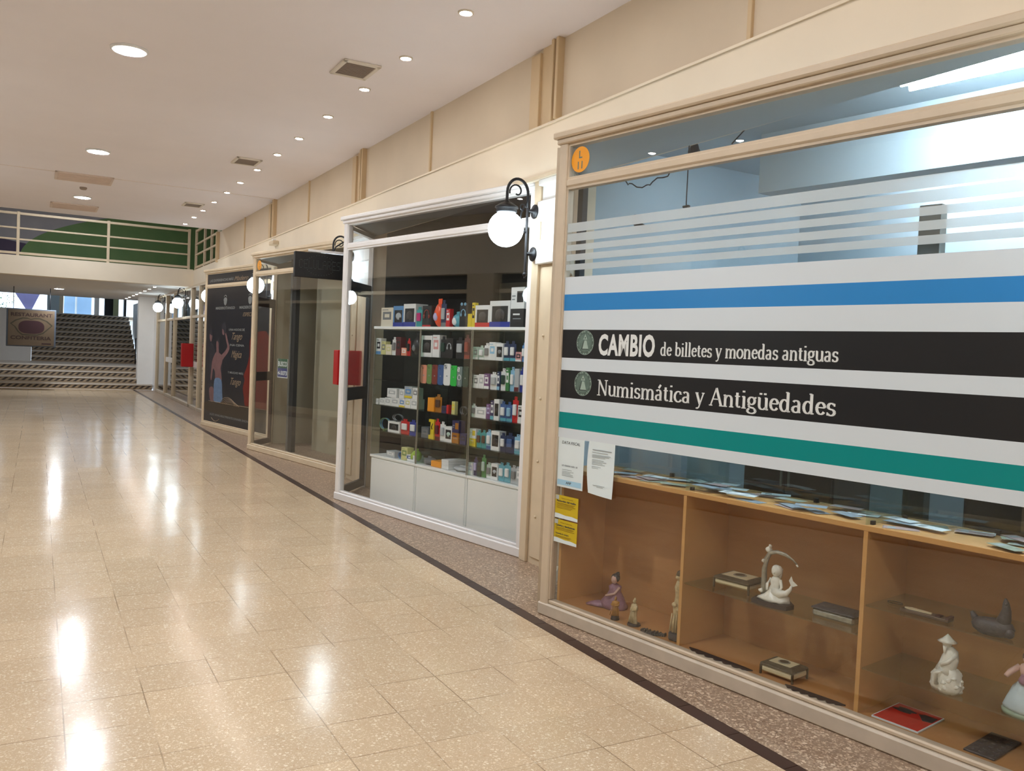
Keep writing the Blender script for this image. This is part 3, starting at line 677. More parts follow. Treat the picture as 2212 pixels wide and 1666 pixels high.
# ================================================================ shopfronts
GY = 0.022     # depth of the glass behind the face of the frame
FRONTS = {1: frame(2.592, 4.201, 0.385, -2.235), 2: frame(2.605, 8.175, 0.553, -2.771), 3: frame(2.649, 12.407, 0.478, -2.485), 4: frame(2.612, 16.127, 0.19, -0.98)}
WF = 2.82
def shopfront(k, fm, label, sill_m, glass_m='clear_glass'):
    X = FRONTS[k]; e = empty('shopfront_window', X, label, 'shopfront')
    b = MB()
    b.box(0, 0.066, 0, 0.07, 0, 2.72, fm, bev=0.006); b.box(WF - 0.06, WF, 0, 0.07, 0, 2.72, fm, bev=0.006)
    b.box(0.066, 0.078, 0.012, 0.05, 0.1, 2.70, fm); b.box(WF - 0.072, WF - 0.06, 0.012, 0.05, 0.1, 2.70, fm)
    b.obj('jamb', e)
    b = MB(); b.box(-0.012, WF, -0.006, 0.07, 0, 0.074, sill_m, bev=0.008); b.box(0.066, WF - .06, 0.010, 0.06, 0.074, 0.096, fm, bev=0.006); b.obj('sill', e)
    b = MB(); b.box(-0.03, WF, -0.03, 0.07, 2.745, 2.785, fm, bev=0.008); b.box(-0.012, WF, -0.012, 0.07, 2.715, 2.747, fm, bev=0.006); b.box(0.066, WF - .06, 0.012, 0.06, 2.700, 2.716, fm); b.obj('cornice', e)
    b = MB(); b.box(0.066, WF - .06, 0.0, 0.06, 2.468, 2.512, fm, bev=0.008); b.box(0.066, WF - .06, 0.010, 0.05, 2.455, 2.468, fm); b.box(0.066, WF - .06, 0.010, 0.05, 2.512, 2.524, fm); b.obj('transom_bar', e)
    MB().box(0.07, WF - 0.065, GY, GY + 0.006, 0.09, 2.46, glass_m).obj('window_glass', e)
    MB().box(0.07, WF - 0.065, GY, GY + 0.006, 2.52, 2.705, glass_m).obj('transom_glass', e)
    Xi = X.inverted(); p = Xi @ Vector((3.16, X[1][3] + 0.66, 0)); q = Xi @ Vector((3.2, X[1][3] - 2.80, 0))
    MB().prism([(0.0, 0.07), (WF, 0.07), (q.x, q.y), (p.x, p.y)], 2.72, 2.765, 'bluegrey_shop' if k == 1 else 'grey_shop').obj('soffit_panel', e)
    return e
def side_door(k, fm, dm, label):
    X0 = FRONTS[k]; ax, ay = X0[0][3], X0[1][3]
    X = frame(ax + 0.055, ay + 0.055, 3.14 - ax - 0.055, 0.60)
    Wd = math.hypot(3.14 - ax - 0.055, 0.60)
    e = empty('glass_side_door', X, label, 'door')
    b = MB()
    b.box(0, 0.03, -0.02, 0.03, 0, 2.72, fm); b.box(Wd - 0.03, Wd, -0.02, 0.03, 0, 2.72, fm); b.box(0.03, Wd - 0.03, -0.02, 0.03, 2.68, 2.72, fm)
    b.obj('door_frame', e)
    b = MB()
    b.box(0.035, 0.09, -0.015, 0.025, 0.02, 2.05, dm, bev=0.003); b.box(Wd - 0.09, Wd - 0.035, -0.015, 0.025, 0.02, 2.05, dm, bev=0.003)
    b.box(0.09, Wd - 0.09, -0.015, 0.025, 0.02, 0.10, dm, bev=0.003); b.box(0.035, Wd - 0.035, -0.015, 0.025, 2.05, 2.18, dm, bev=0.003); b.box(0.09, Wd - 0.09, -0.02, 0.03, 0.97, 1.10, dm, bev=0.003)
    lf = b.obj('leaf', e)
    b = MB(); b.box(0.2, Wd - 0.28, 0.03, 0.045, 1.045, 1.06, 'silver_metal', bev=0.003); b.box(0.2, 0.22, 0.028, 0.05, 0.99, 1.06, 'silver_metal'); b.obj('handle', lf)
    b = MB(); b.box(0.09, Wd - 0.09, 0.003, 0.008, 0.10, 0.97, 'clear_glass'); b.box(0.09, Wd - 0.09, 0.003, 0.008, 1.10, 2.05, 'clear_glass'); b.box(0.03, Wd - 0.03, 0.003, 0.008, 2.18, 2.68, 'clear_glass'); b.obj('glass', e)
    return e
shopfront(1, 'frame_beige', 'tall beige framed shop window with striped vinyl, nearest on the passage', 'frame_sill')
shopfront(2, 'frame_white', 'tall white framed shop window of the phone accessory shop', 'frame_white')
shopfront(3, 'frame_pale', 'tall beige framed window of the empty shop behind the hanging black sign', 'frame_pale')
shopfront(4, 'frame_pale', 'beige framed shop window filled by the dark tango poster', 'frame_pale')
side_door(1, 'frame_beige', 'frame_beige', 'beige glazed side door of the nearest shop, mostly hidden')
side_door(2, 'frame_white', 'navy_paint', 'glass side door with dark navy rails seen through the white framed window')
side_door(3, 'frame_pale', 'maroon_paint', 'glass side door with maroon rails seen through the empty shop window')
side_door(4, 'frame_pale', 'frame_pale', 'beige glazed side door behind the tango poster window')

# ---- nearest shop: striped vinyl with lettering
X1 = FRONTS[1]; XV = X1 @ T((0, GY, 0))
e = empty('window_banner', XV, 'striped white, blue, black and teal window vinyl lettered CAMBIO and Numismática y Antigüedades', 'window vinyl')
x0, x1 = 0.07, WF - 0.066
def stripe(nm, zs, m): 
    b = MB()
    b.box(x0, x1, -0.0014, -0.0004, zs[0], zs[1], m); return b.obj(nm, e)
for zs in ((1.86, 1.958), (1.66, 1.768), (1.43, 1.50), (1.19, 1.272), (1.045, 1.10)): stripe('white_stripe', zs, 'vinyl_white')
stripe('blue_stripe', (1.768, 1.86), 'vinyl_blue')
k1 = stripe('black_stripe', (1.50, 1.66), 'vinyl_black'); k2 = stripe('black_stripe', (1.272, 1.43), 'vinyl_black'); stripe('teal_stripe', (1.10, 1.19), 'vinyl_teal')
b = MB()
text_into(b, 'CAMBIO', 0.372, 1.527, 0.152, 'vinyl_letter', y=-0.0022, bold=0.036, width=0.405, spacing=1.08); b.obj('lettering', k1)
b = MB(); serif_into(b, 'de billetes y monedas antiguas', 0.815, 1.532, 0.066, 'vinyl_letter', 0.975, y=-0.0022, thick=0.17, thin=0.07); b.obj('lettering', k1)
b = MB(); serif_into(b, 'Numismática y Antigüedades', 0.378, 1.305, 0.083, 'vinyl_letter', 1.415, y=-0.0022, thick=0.155, thin=0.06); b.obj('lettering', k2)
def seal(parent, cx, cz, r=0.068):
    b = MB(); y = -0.0022
    disc = lambda rr, yy, m, n=40: b.add([(cx + rr * math.cos(2 * PI * i / n), yy, cz + rr * math.sin(2 * PI * i / n)) for i in range(n)], [list(range(n))], m)
    ring = lambda ra, rb, yy, m, n=40: b.add([(cx + rr * math.cos(2 * PI * i / n), yy, cz + rr * math.sin(2 * PI * i / n)) for rr in (ra, rb) for i in range(n)], [(i, (i + 1) % n, n + (i + 1) % n, n + i) for i in range(n)], m)
    disc(r, y, 'seal_green'); ring(r * .97, r, y - .0003, 'seal_light'); ring(r * .78, r * .81, y - .0003, 'seal_dark')
    tri = lambda p, m, yy: b.add([(cx + a * r, yy, cz + c * r) for a, c in p], [list(range(len(p)))], m)
    tri([(-.42, -.52), (.42, -.52), (.16, .18), (-.16, .18)], 'seal_light', y - .0005)
    tri([(-.42, -.52), (-.30, -.52), (-.10, .18), (-.16, .18)], 'seal_dark', y - .0007)
    tri([(-.44, -.56), (.46, -.56), (.46, -.50), (-.44, -.50)], 'seal_dark', y - .0008)
    tri([(-.24, .26), (.24, .26), (0, .70)], 'seal_light', y - .0005); tri([(-.09, .34), (.09, .34), (0, .50)], 'seal_dark', y - .0007)
    for i in range(26):
        a = 2 * PI * i / 26; ca, sa = math.cos(a), math.sin(a)
        b.add([(cx + r * (q * ca - t * sa), y - .0004, cz + r * (q * sa + t * ca)) for q, t in ((.85, -.035), (.94, -.035), (.94, .035), (.85, .035))], [(0, 1, 2, 3)], 'seal_light' if i % 3 else 'seal_dark')
    b.obj('round_seal', parent)
seal(k1, 0.265, 1.588); seal(k2, 0.262, 1.360)
# frosted strips above the vinyl
b = MB()
for za, zb in ((2.212, 2.262), (2.158, 2.203), (2.106, 2.140), (2.050, 2.086), (1.996, 2.030)): b.box(x0, x1, -0.0014, -0.0004, za, zb, 'frosted_film')
tag(b.obj('frosted_strips', None, XV), 'band of pale frosted horizontal strips on the glass above the striped vinyl', 'window film')
def round_sticker(X, cx, cz, r, txt, label):
    e = empty('shop_number_sticker', X @ T((cx, 0, cz)), label, 'sticker')
    n = 36
    b = MB(); b.plate([(r * math.cos(2 * PI * i / n), r * math.sin(2 * PI * i / n)) for i in range(n)], -0.0014, -0.0004, 'amber_sticker'); b.obj('disc', e)
    b = MB(); text_into(b, txt[0], 0, 0.008, r * 0.82, 'seal_green', y=-0.002, bold=0.02, align='CENTER'); text_into(b, txt[1], 0, -r * 0.72, r * 0.82, 'seal_green', y=-0.002, bold=0.02, align='CENTER'); b.obj('lettering', e)
round_sticker(XV, 0.157, 2.615, 0.072, ('L', '11'), 'round orange L 11 sticker in the corner of the nearest transom glass')
round_sticker(FRONTS[3] @ T((0, GY, 0)), 0.165, 2.61, 0.068, ('L', '17'), 'small round orange sticker on the transom of the empty shop')

# notices stuck on the glass
def sheet(name, X, w, h, m, label, curl=0.0, cat='notice', wob=0.0):
    e = empty(name, X, label, cat)
    b = MB(); nx, nz = 8, 12; vs = []; F = []
    f = lambda u, v: (u * w + wob * math.sin(v * PI * 1.0) * (1 - u) * -1 + (0.012 * (1 - v) ** 2 * (1 - u) if wob else 0), -0.0015 - curl * (1 - v) ** 2 * (0.4 + 0.6 * math.sin(u * 2.6)), v * h + (0.01 * (1 - v) * (u - .5) * -1 if wob else 0))
    for j in range(nz + 1):
        for i in range(nx + 1): vs.append(f(i / nx, j / nz))
    for j in range(nz):
        for i in range(nx): a = j * (nx + 1) + i; F.append((a, a + 1, a + nx + 2, a + nx + 1))
    k = len(vs); vs += [(p[0], p[1] + 0.0004, p[2]) for p in vs]; F += [tuple(k + q for q in t) for t in F[:]]
    b.add(vs, F, m); b.obj('sheet', e)
    return e, f
e, f = sheet('payment_notice', XV @ T((0.085, 0, 0.762)), 0.212, 0.283, 'paper', 'white and pale blue paper notice with handwritten heading taped to the near window corner')
b = MB(); text_into(b, 'DATA FISCAL', 0.03, 0.248, 0.024, 'ink', y=-0.0028, width=0.15, shear=0.2)
text_into(b, '27-06061601-8', 0.035, 0.120, 0.014, 'ink', y=-0.0028, width=0.13)
for i, (a, c) in enumerate(((0.10, 0.08), (0.09, 0.095), (0.082, 0.07), (0.074, 0.09), (0.066, 0.095))): b.box(0.04, 0.04 + c, -0.0028, -0.0024, a, a + 0.0028, 'ink_grey')
b.obj('lettering', e)
b = MB(); b.box(0.004, 0.20, -0.0026, -0.002, 0.012, 0.042, 'paper_blue'); text_into(b, 'AFIP', 0.075, 0.022, 0.018, 'ink', y=-0.003, width=0.045, bold=.02); b.obj('footer_band', e)
e, f = sheet('certificate_sheet', XV @ T((0.335, 0, 0.758)), 0.198, 0.290, 'paper', 'white printed certificate sheet curling off the glass beside the blue and white notice', curl=0.012, wob=0.012)
b = MB(); b.box(0.03, 0.175, -0.004, -0.003, 0.243, 0.248, 'ink_grey')
for i, (zz, c) in enumerate(((0.231, .12), (0.218, .14), (0.211, .13), (0.204, .10), (0.19, .09), (0.182, .11), (0.174, .08), (0.166, .10), (0.152, .07), (0.144, .05))): b.box(0.03, 0.03 + c, -0.005, -0.0042, zz, zz + 0.002, 'ink_grey')
b.box(0.05, 0.14, -0.011, -0.0105, 0.052, 0.0545, 'ink_grey'); b.box(0.08, 0.13, -0.0115, -0.011, 0.045, 0.0475, 'ink_grey')
b.obj('lettering', e)
for zz, hd, label, t2 in ((0.582, 'Redondeo del vuelto', 'yellow information notice, upper of the two yellow notices in the window corner', None), (0.442, 'Cambios y devoluciones', 'yellow information notice, lower of the two yellow notices in the window corner', 'Garantía de compra')):
    e, f = sheet('yellow_notice', XV @ T((0.08, 0, zz)), 0.19, 0.132, 'paper_yellow', label)
    b = MB(); text_into(b, hd, 0.014, 0.094, 0.015, 'ink', y=-0.0026, width=0.158, bold=0.03); text_into(b, 'Defensa al consumidor', 0.05, 0.113, 0.009, 'sticker_brown', y=-0.0026, width=0.10)
    if t2: text_into(b, t2, 0.014, 0.048, 0.012, 'ink', y=-0.0026, width=0.11, bold=0.02)
    for q in ((.085, .15), (.079, .14), (.072, .155), (.036 if t2 else .064, .13), (.030 if t2 else .057, .12)): b.box(0.014, 0.014 + q[1], -0.0026, -0.0022, q[0], q[0] + 0.0018, 'sticker_brown')
    b.obj('lettering', e)
    b = MB(); b.plate([(0, 0), (0.19, 0), (0.19, 0.016), (0.14, 0.022), (0.09, 0.020), (0.03, 0.026), (0, 0.026)], -0.0024, -0.0018, 'paper'); b.box(0.003, 0.03, -0.0024, -0.0018, 0.106, 0.130, 'frosted_film'); b.obj('white_strip', e)

# ---- wooden display cabinet in the nearest shop
Y0, Y1 = 0.055, 0.42
cab = empty('display_cabinet', X1, 'long light wood display cabinet with open compartments behind the nearest shop window', 'cabinet')
MB().box(0.09, WF + 0.0, Y0, Y1, 0.845, 0.869, 'oak_edge', bev=0.002).obj('top_panel', cab)
MB().box(0.09, WF, Y0 + 0.004, Y1, 0.076, 0.094, 'oak').obj('bottom_panel', cab)
MB().box(0.09, WF, Y1 - 0.018, Y1, 0.094, 0.845, 'oak').box(0.09, WF, Y1 - 0.04, Y1 - 0.018, 0.775, 0.845, 'oak').obj('back_panel', cab)
for s in (0.092, 0.985, 1.925, WF - 0.02): MB().box(s, s + 0.018, Y0, Y1 - 0.018, 0.094, 0.845, 'oak_edge').obj('divider', cab)
for s0, s1, z in ((1.004, 1.924, 0.411), (1.944, WF - 0.02, 0.542), (1.944, WF - 0.02, 0.281)):
    MB().box(s0, s1, Y0 + 0.012, Y1 - 0.02, z - 0.006, z, 'shelf_glass').obj('glass_shelf', cab)
for s in (0.985, 1.925): MB().box(s, s + 0.006, Y0 + 0.01, Y1 - 0.02, 0.869, 1.20, 'shelf_glass').obj('glass_partition', cab)
b = MB()
for s in (0.985, 1.925):
    for yy in (0.09, 0.36): b.box(s + 0.006, s + 0.02, yy, yy + 0.02, 0.869, 0.885, 'black_gap')
for s in (0.62, 1.5, 2.3): b.box(s, s + 0.02, 0.37, 0.39, 0.869, 0.89, 'black_gap')
b.obj('partition_clips', cab)
MB().box(0.12, WF - .02, Y1 - 0.045, Y1 - 0.04, 0.869, 1.25, 'smoked_glass').obj('rear_glass', cab)
notes = [('paper', (205, 210, 205)), ('note_blue', (132, 148, 160)), ('note_pink', (168, 146, 142)), ('note_green', (146, 156, 138))]
for nm, c in notes[1:]: mat(nm, c, 0.8, vary=0.25, scale=60)
proto = {}
for sec, (s0, s1, cnt, where) in enumerate(((0.42, 0.95, 12, 'left section of the cabinet top'), (1.02, 1.90, 22, 'middle section of the cabinet top'), (1.96, 2.7, 14, 'right section of the cabinet top'))):
    for i in range(cnt):
        mname = notes[R.randrange(4)][0]
        if mname not in proto:
            o = MB().box(-0.068, 0.068, -0.033, 0.033, 0, 0.0008, mname).box(-0.05, -0.02, -0.02, 0.02, 0.0008, 0.0011, 'ink_grey').obj('banknote'); proto[mname] = o
        else:
            o = proto[mname].copy(); COL.objects.link(o)
        o.matrix_world = X1 @ T((R.uniform(s0, s1), R.uniform(0.10, 0.33), 0.8695 + 0.0013 * i)) @ Matrix.Rotation(R.uniform(-0.6, 0.6), 4, 'Z')
        tag(o, 'small pale old banknote lying in the scatter on the %s' % where, 'banknote', 'old banknotes scattered on the %s' % where)

# ---- antiques in the cabinet
def at(s, y, z, rz=0): return X1 @ T((s, y, z)) @ Matrix.Rotation(rz, 4, 'Z')
ZF = 0.0945
def jitter(mb, amt, sc, seed=0):
    for v in mb.v:
        d = noise.noise_vector(v * sc + Vector((seed, 0, 0))); v += d * amt
    return mb
def put_person(b, bodym, headm, h, base_r, shoulder, bend=0.0, arms=None, hat=None, hairm=None, skirt=True):
    prof = [(base_r, 0), (base_r * 1.02, h * .04), (base_r * .86, h * .2), (base_r * .62, h * .38), (shoulder * .62, h * .5), (shoulder * .74, h * .58), (shoulder, h * .72), (shoulder * .8, h * .77), (shoulder * .34, h * .80), (shoulder * .3, h * .83)]
    b.lathe(prof, bodym, n=22, sy=0.8)
    b.ball((0, -bend, h * .90), h * .078, headm, n=14, m=10, sc=(0.85, 0.9, 1.12))
    b.ball((0, -bend - h * .07, h * .895), h * .014, headm, n=6, m=5)
    if hairm: b.ball((0, -bend + h * .018, h * .92), h * .082, hairm, n=14, m=10, sc=(0.95, 0.95, 1.0))
# purple seated lady
e = empty('seated_lady_figurine', at(0.375, 0.235, ZF, 0.5), 'small ceramic lady in a spread purple patterned dress leaning at the cabinet floor', 'figurine')
b = MB(); b.lathe([(0.072, 0), (0.078, 0.012), (0.07, 0.035), (0.048, 0.07), (0.032, 0.10), (0.036, 0.122), (0.022, 0.136), (0.01, 0.142)], 'purple_glaze', n=22, sy=0.75)
b.lathe([(0.05, 0), (0.052, 0.01), (0.03, 0.022), (0.004, 0.03)], 'purple_glaze', T((-0.085, 0.0, 0)), n=16, sx=1.5, sy=0.8)
jitter(b, 0.012, 22, 3); b.obj('dress', e)
b = MB(); b.ball((-0.002, -0.004, 0.163), 0.022, 'porcelain_pink', n=14, sc=(0.85, 0.9, 1.15)); b.tube([(0.03, -0.01, 0.122), (0.01, -0.035, 0.09), (-0.04, -0.045, 0.075)], [0.009, 0.008, 0.006], 'porcelain_pink'); b.ball((-0.003, -0.024, 0.162), 0.004, 'porcelain_pink', n=6, m=5); b.obj('head_and_arm', e)
b = MB(); b.ball((0.002, 0.006, 0.172), 0.025, 'pewter', n=14); b.ball((0.01, 0.014, 0.192), 0.012, 'pewter', n=10); jitter(b, 0.004, 90); b.obj('hair', e)
def sculpted(name, X, label, bm_, base, h, r, hat=True, basem='dark_wood', seed=1, base_h=0.014, base_r=None, child=True):
    e = empty(name, X, label, 'figurine')
    br = base_r or r * 1.25
    MB().lathe([(br, 0), (br * 1.02, base_h * .3), (br * .86, base_h * .5), (br * .95, base_h * .8), (br * .9, base_h)], basem, n=18).obj('base', e)
    b = MB(); Z = base_h
    b.lathe([(r, Z), (r * .92, Z + h * .08), (r * .72, Z + h * .3), (r * .66, Z + h * .45), (r * .82, Z + h * .58), (r * .86, Z + h * .7), (r * .4, Z + h * .77), (r * .32, Z + h * .79)], bm_, n=20, sy=0.8)
    for sgn in (-1, 1): b.tube([(sgn * r * .75, 0, Z + h * .70), (sgn * r * .95, -r * .3, Z + h * .55), (sgn * r * .25, -r * .8, Z + h * .52)], [r * .26, r * .22, r * .17], bm_)
    for i in range(5): b.tube([((i - 2) * r * .3, -r * .62, Z + h * .48), ((i - 2) * r * .4, -r * .85, Z + h * .02)], [r * .07, r * .12], bm_, n=6)
    jitter(b, r * .22, 30 / max(r, .01) * .03, seed); b.obj('robed_body', e)
    b = MB(); hz = Z + h * .86; b.ball((0, -r * .1, hz), h * .075, bm_, n=14, sc=(.85, .95, 1.1)); b.ball((0, -r * .1 - h * .07, hz - h * .005), h * .014, bm_, n=6, m=5)
    if hat: b.lathe([(h * .07, hz + h * .04), (h * .055, hz + h * .08), (h * .025, hz + h * .13), (0.001, hz + h * .15)], bm_, n=14)
    b.obj('head', e)
    return e
sculpted('amber_figurine', at(0.530, 0.085, ZF, 0.3), 'tiny amber robed figurine on a dark base in front of the purple lady', 'amber_resin', 'dark_wood', 0.105, 0.023, seed=4, base_h=0.022, base_r=0.024)
sculpted('ivory_figurine', at(0.655, 0.10, ZF, -0.2), 'small ivory robed figurine on an oval dark base, middle of the left compartment', 'ivory', 'dark_wood', 0.135, 0.024, seed=9, base_h=0.012, base_r=0.036)
# curved dark carving
b = MB(); N = 16
for i in range(N):
    a = i / (N - 1); b.box(-0.065 + 0.13 * a, -0.065 + 0.13 * a + 0.009, -0.014 - 0.02 * math.sin(a * PI), 0.014 - 0.004 * math.sin(a * PI), 0, 0.012 + 0.006 * math.sin(a * 40), 'pewter', bev=0.002)
tag(b.obj('carved_fish', None, at(0.80, 0.085, ZF, 0.25)), 'dark narrow curved carving lying between the ivory figurines', 'carving')
# tall ivory
e = empty('tall_ivory_figurine', at(0.945, 0.105, ZF, 0.1), 'tall slender ivory carving of stacked figures on a black block by the divider', 'figurine')
MB().box(-0.038, 0.038, -0.03, 0.03, 0, 0.045, 'pewter', bev=0.008).obj('base', e)
b = MB(); b.lathe([(0.030, 0.045), (0.031, 0.09), (0.026, 0.13), (0.030, 0.17), (0.024, 0.2), (0.018, 0.225), (0.022, 0.25), (0.026, 0.27), (0.018, 0.30), (0.010, 0.31)], 'ivory', n=20, sy=.85)
b.ball((-0.008, -0.022, 0.185), 0.013, 'ivory'); b.ball((0.002, -0.004, 0.322), 0.018, 'ivory'); b.ball((0.012, -0.02, 0.16), 0.011, 'ivory')
for q in range(4): b.tube([((q - 1.5) * .013, -.026, .14), ((q - 1.5) * .016, -.03, .05)], [0.003, 0.006], 'ivory', n=6)
jitter(b, 0.006, 45, 2); b.obj('carved_body', e)
MB().lathe([(0.014, 0.325), (0.02, 0.335), (0.014, 0.352), (0.004, 0.36)], 'bronze', n=14).tube([(0.022, 0, 0.06), (0.026, 0.0, 0.35)], 0.004, 'bronze').obj('headdress_and_staff', e)
# trinket boxes
def trinket(X, w, d, h, label, feet=0.012, topm='bronze', bodym='bone', inset='bone', oval=True):
    e = empty('trinket_box', X, label, 'box')
    b = MB(); b.box(0.004, w - 0.004, 0.004, d - 0.004, feet, h * .68, bodym, bev=0.008); b.obj('body', e)
    b = MB(); b.box(0, w, 0, d, h * .68, h * .86, topm, bev=0.004)
    b.add([(0.002, 0.002, h * .86), (w - .002, 0.002, h * .86), (w - .002, d - .002, h * .86), (.002, d - .002, h * .86), (.02, .02, h), (w - .02, .02, h), (w - .02, d - .02, h), (.02, d - .02, h)], [(0, 1, 5, 4), (1, 2, 6, 5), (2, 3, 7, 6), (3, 0, 4, 7), (4, 5, 6, 7)], topm)
    ld = b.obj('lid', e)
    if oval:
        b = MB(); n = 28
        ov = lambda rx, ry, z0, z1, m: b.prism([(w / 2 + rx * math.cos(2 * PI * i / n), d / 2 + ry * math.sin(2 * PI * i / n)) for i in range(n)], z0, z1, m)
        b.box(0.03, w - .03, .026, d - .026, h - .0005, h + .0012, inset); ov(w * .16, d * .2, h + .001, h + .004, 'silver_metal'); ov(w * .12, d * .15, h + .004, h + .005, 'bronze'); b.obj('inlay', ld)
    if feet > 0:
        for i in (0, 1):
            for j in (0, 1): MB().box(i * (w - .008), i * (w - .008) + .008, j * (d - .008), j * (d - .008) + .008, 0, h * .70, topm).obj('foot', e)
    return e
trinket(at(1.125, 0.135, 0.4112, 0.06), 0.20, 0.16, 0.064, 'bone and brass trinket box on the middle glass shelf, left of the mermaid figurine', feet=0.02)
trinket(at(1.448, 0.085, ZF, 0.02), 0.17, 0.13, 0.062, 'bone and brass trinket box on the cabinet floor under the mermaid shelf')
trinket(at(1.655, 0.140, 0.4112, 0.04), 0.20, 0.115, 0.048, 'flat silver patterned box at the right end of the middle glass shelf', feet=0.0, topm='pewter', bodym='silver_metal', oval=False)
# mermaid under a branch
e = empty('mermaid_figurine', at(1.475, 0.135, 0.4112, 0.1), 'white porcelain mermaid seated on rocks beneath an arching branch on the middle glass shelf', 'figurine')
b = MB(); b.prism([(-0.09, -0.05), (0.0, -0.068), (0.085, -0.055), (0.095, 0.0), (0.05, 0.05), (-0.05, 0.055), (-0.095, 0.02)], 0, 0.02, 'dark_wood'); b.obj('wooden_base', e)
b = MB(); b.lathe([(0.074, 0.02), (0.068, 0.035), (0.05, 0.05), (0.034, 0.062), (0.02, 0.068)], 'porcelain', n=22, sy=.72); jitter(b, 0.014, 30, 5); b.obj('rocks', e)
b = MB(); b.lathe([(0.03, 0.055), (0.032, 0.07), (0.022, 0.09), (0.026, 0.112), (0.018, 0.125), (0.009, 0.132)], 'porcelain', T((0.0, 0, 0)), n=18, sy=.8)
b.ball((0.0, -0.002, 0.152), 0.021, 'porcelain', n=14, sc=(.85, .9, 1.15)); b.ball((0, -0.021, 0.15), 0.004, 'porcelain', n=6, m=5)
b.tube([(0.022, 0, 0.117), (0.036, -0.012, 0.09), (0.034, -0.03, 0.066)], [0.0085, 0.007, 0.0055], 'porcelain'); b.tube([(-0.022, 0, 0.117), (-0.036, -0.01, 0.09), (-0.026, -0.03, 0.068)], [0.0085, 0.007, 0.0055], 'porcelain')
b.tube([(0.0, -0.01, 0.062), (0.035, -0.02, 0.06), (0.062, -0.015, 0.068), (0.078, -0.01, 0.09), (0.082, -0.008, 0.105)], [0.024, 0.02, 0.014, 0.008, 0.005], 'porcelain')
b.add([(0.082, -0.008, 0.10), (0.070, -0.012, 0.128), (0.078, -0.006, 0.15), (0.086, -0.004, 0.128), (0.108, -0.002, 0.112), (0.082, -0.002, 0.098)], [(0, 1, 2, 3), (0, 3, 4), (0, 4, 5), (0, 5, 1)], 'porcelain'); b.obj('mermaid_body', e)
b = MB(); b.ball((0.0, 0.006, 0.158), 0.025, 'porcelain', n=14); b.tube([(0, 0.02, 0.16), (-0.004, 0.03, 0.13), (-0.002, 0.026, 0.095)], [0.02, 0.018, 0.008], 'porcelain'); jitter(b, .003, 80); b.obj('hair', e)
b = MB(); b.tube([(-0.062, 0.012, 0.03), (-0.064, 0.012, 0.09), (-0.066, 0.01, 0.15), (-0.055, 0.008, 0.20), (-0.035, 0.004, 0.232), (0.0, 0, 0.243), (0.04, 0, 0.238), (0.078, 0, 0.222), (0.10, 0, 0.205)], [0.015, 0.013, 0.012, 0.013, 0.011, 0.009, 0.008, 0.006, 0.004], 'silver_metal')
b.ball((-0.045, 0.006, 0.245), 0.014, 'porcelain'); b.ball((-0.036, 0.002, 0.262), 0.009, 'porcelain'); b.ball((-0.066, -0.004, 0.19), 0.008, 'porcelain'); b.ball((-0.066, -0.01, 0.055), 0.011, 'porcelain'); b.ball((0.1, 0, 0.2), 0.006, 'porcelain')
jitter(b, 0.005, 50, 7); b.obj('branch', e)
# scalloped pendants on the cabinet floor
def scallop(X, L, label, m='dark_wood'):
    b = MB(); N = 60; top = []; bot = []
    for i in range(N + 1):
        t = i / N; w = 0.020 + 0.018 * abs(math.sin(t * PI * 7)) ; end = min(1, 8 * t, 8 * (1 - t)); top.append((t * L, 0.006 * end)); bot.append((t * L, -w * end))
    b.prism(top + bot[::-1], 0, 0.006, m)
    return tag(b.obj('scalloped_trim', None, X), label, 'carving')
scallop(at(1.05, 0.075, ZF, 0.0), 0.37, 'dark scalloped wooden strip on the cabinet floor left of the trinket box')
scallop(at(1.60, 0.060, ZF, 0.05), 0.28, 'dark pointed carved strip on the cabinet floor right of the trinket box')
# letter opener in its box
e = empty('cased_letter_opener', at(2.065, 0.11, 0.5422, 0.0), 'narrow wooden case holding a pale blade on the upper right glass shelf', 'box')
MB().box(0, 0.19, 0, 0.05, 0, 0.012, 'brown_door', bev=0.002).obj('case', e); MB().prism([(0.01, 0.02), (0.03, 0.012), (0.115, 0.02), (0.115, 0.03), (0.03, 0.036)], 0.012, 0.017, 'bone').obj('blade', e); MB().box(0.135, 0.155, 0.01, 0.04, 0.012, 0.016, 'maroon_paint').obj('clasp', e)
MB().box(0.178, 0.19, 0.0, 0.05, 0.012, 0.02, 'maroon_paint').obj('end_stop', e)
b = MB(); b.tube([(0.03 * math.cos(a), 0.018 * math.sin(a), 0.003) for a in [i * PI / 10 for i in range(20)]], 0.002, 'bronze', n=6, closed=True); b.ball((0.03, 0, 0.004), 0.004, 'bronze', n=6)
tag(b.obj('bracelet', None, at(2.00, 0.2, 0.5422)), 'thin dark bracelet at the left end of the upper right glass shelf', 'jewellery')
# dark bird-like vessel
e = empty('sphinx_vessel', at(2.41, 0.125, 0.5422, 0.05), 'dark grey ceramic animal vessel with a raised head on the upper right glass shelf', 'figurine')
b = MB(); b.lathe([(0.04, 0), (0.055, 0.012), (0.06, 0.03), (0.052, 0.05), (0.03, 0.058), (0.01, 0.06)], 'pewter', n=22, sx=1.25, sy=.7)
b.tube([(0.03, 0, 0.045), (0.038, 0, 0.07), (0.042, 0, 0.10), (0.040, 0, 0.125), (0.037, 0, 0.142)], [0.028, 0.021, 0.016, 0.012, 0.004], 'pewter', n=12); b.tube([(-0.055, 0, 0.03), (-0.07, 0, 0.055), (-0.078, 0, 0.068)], [0.016, 0.010, 0.005], 'pewter'); jitter(b, 0.003, 40, 4); b.obj('body', e)
b = MB(); b.ball((0.06, -0.015, 0.02), 0.018, 'pewter', n=10); b.ball((0.045, -0.012, 0.125), 0.006, 'pewter', n=8); b.obj('paws', e)
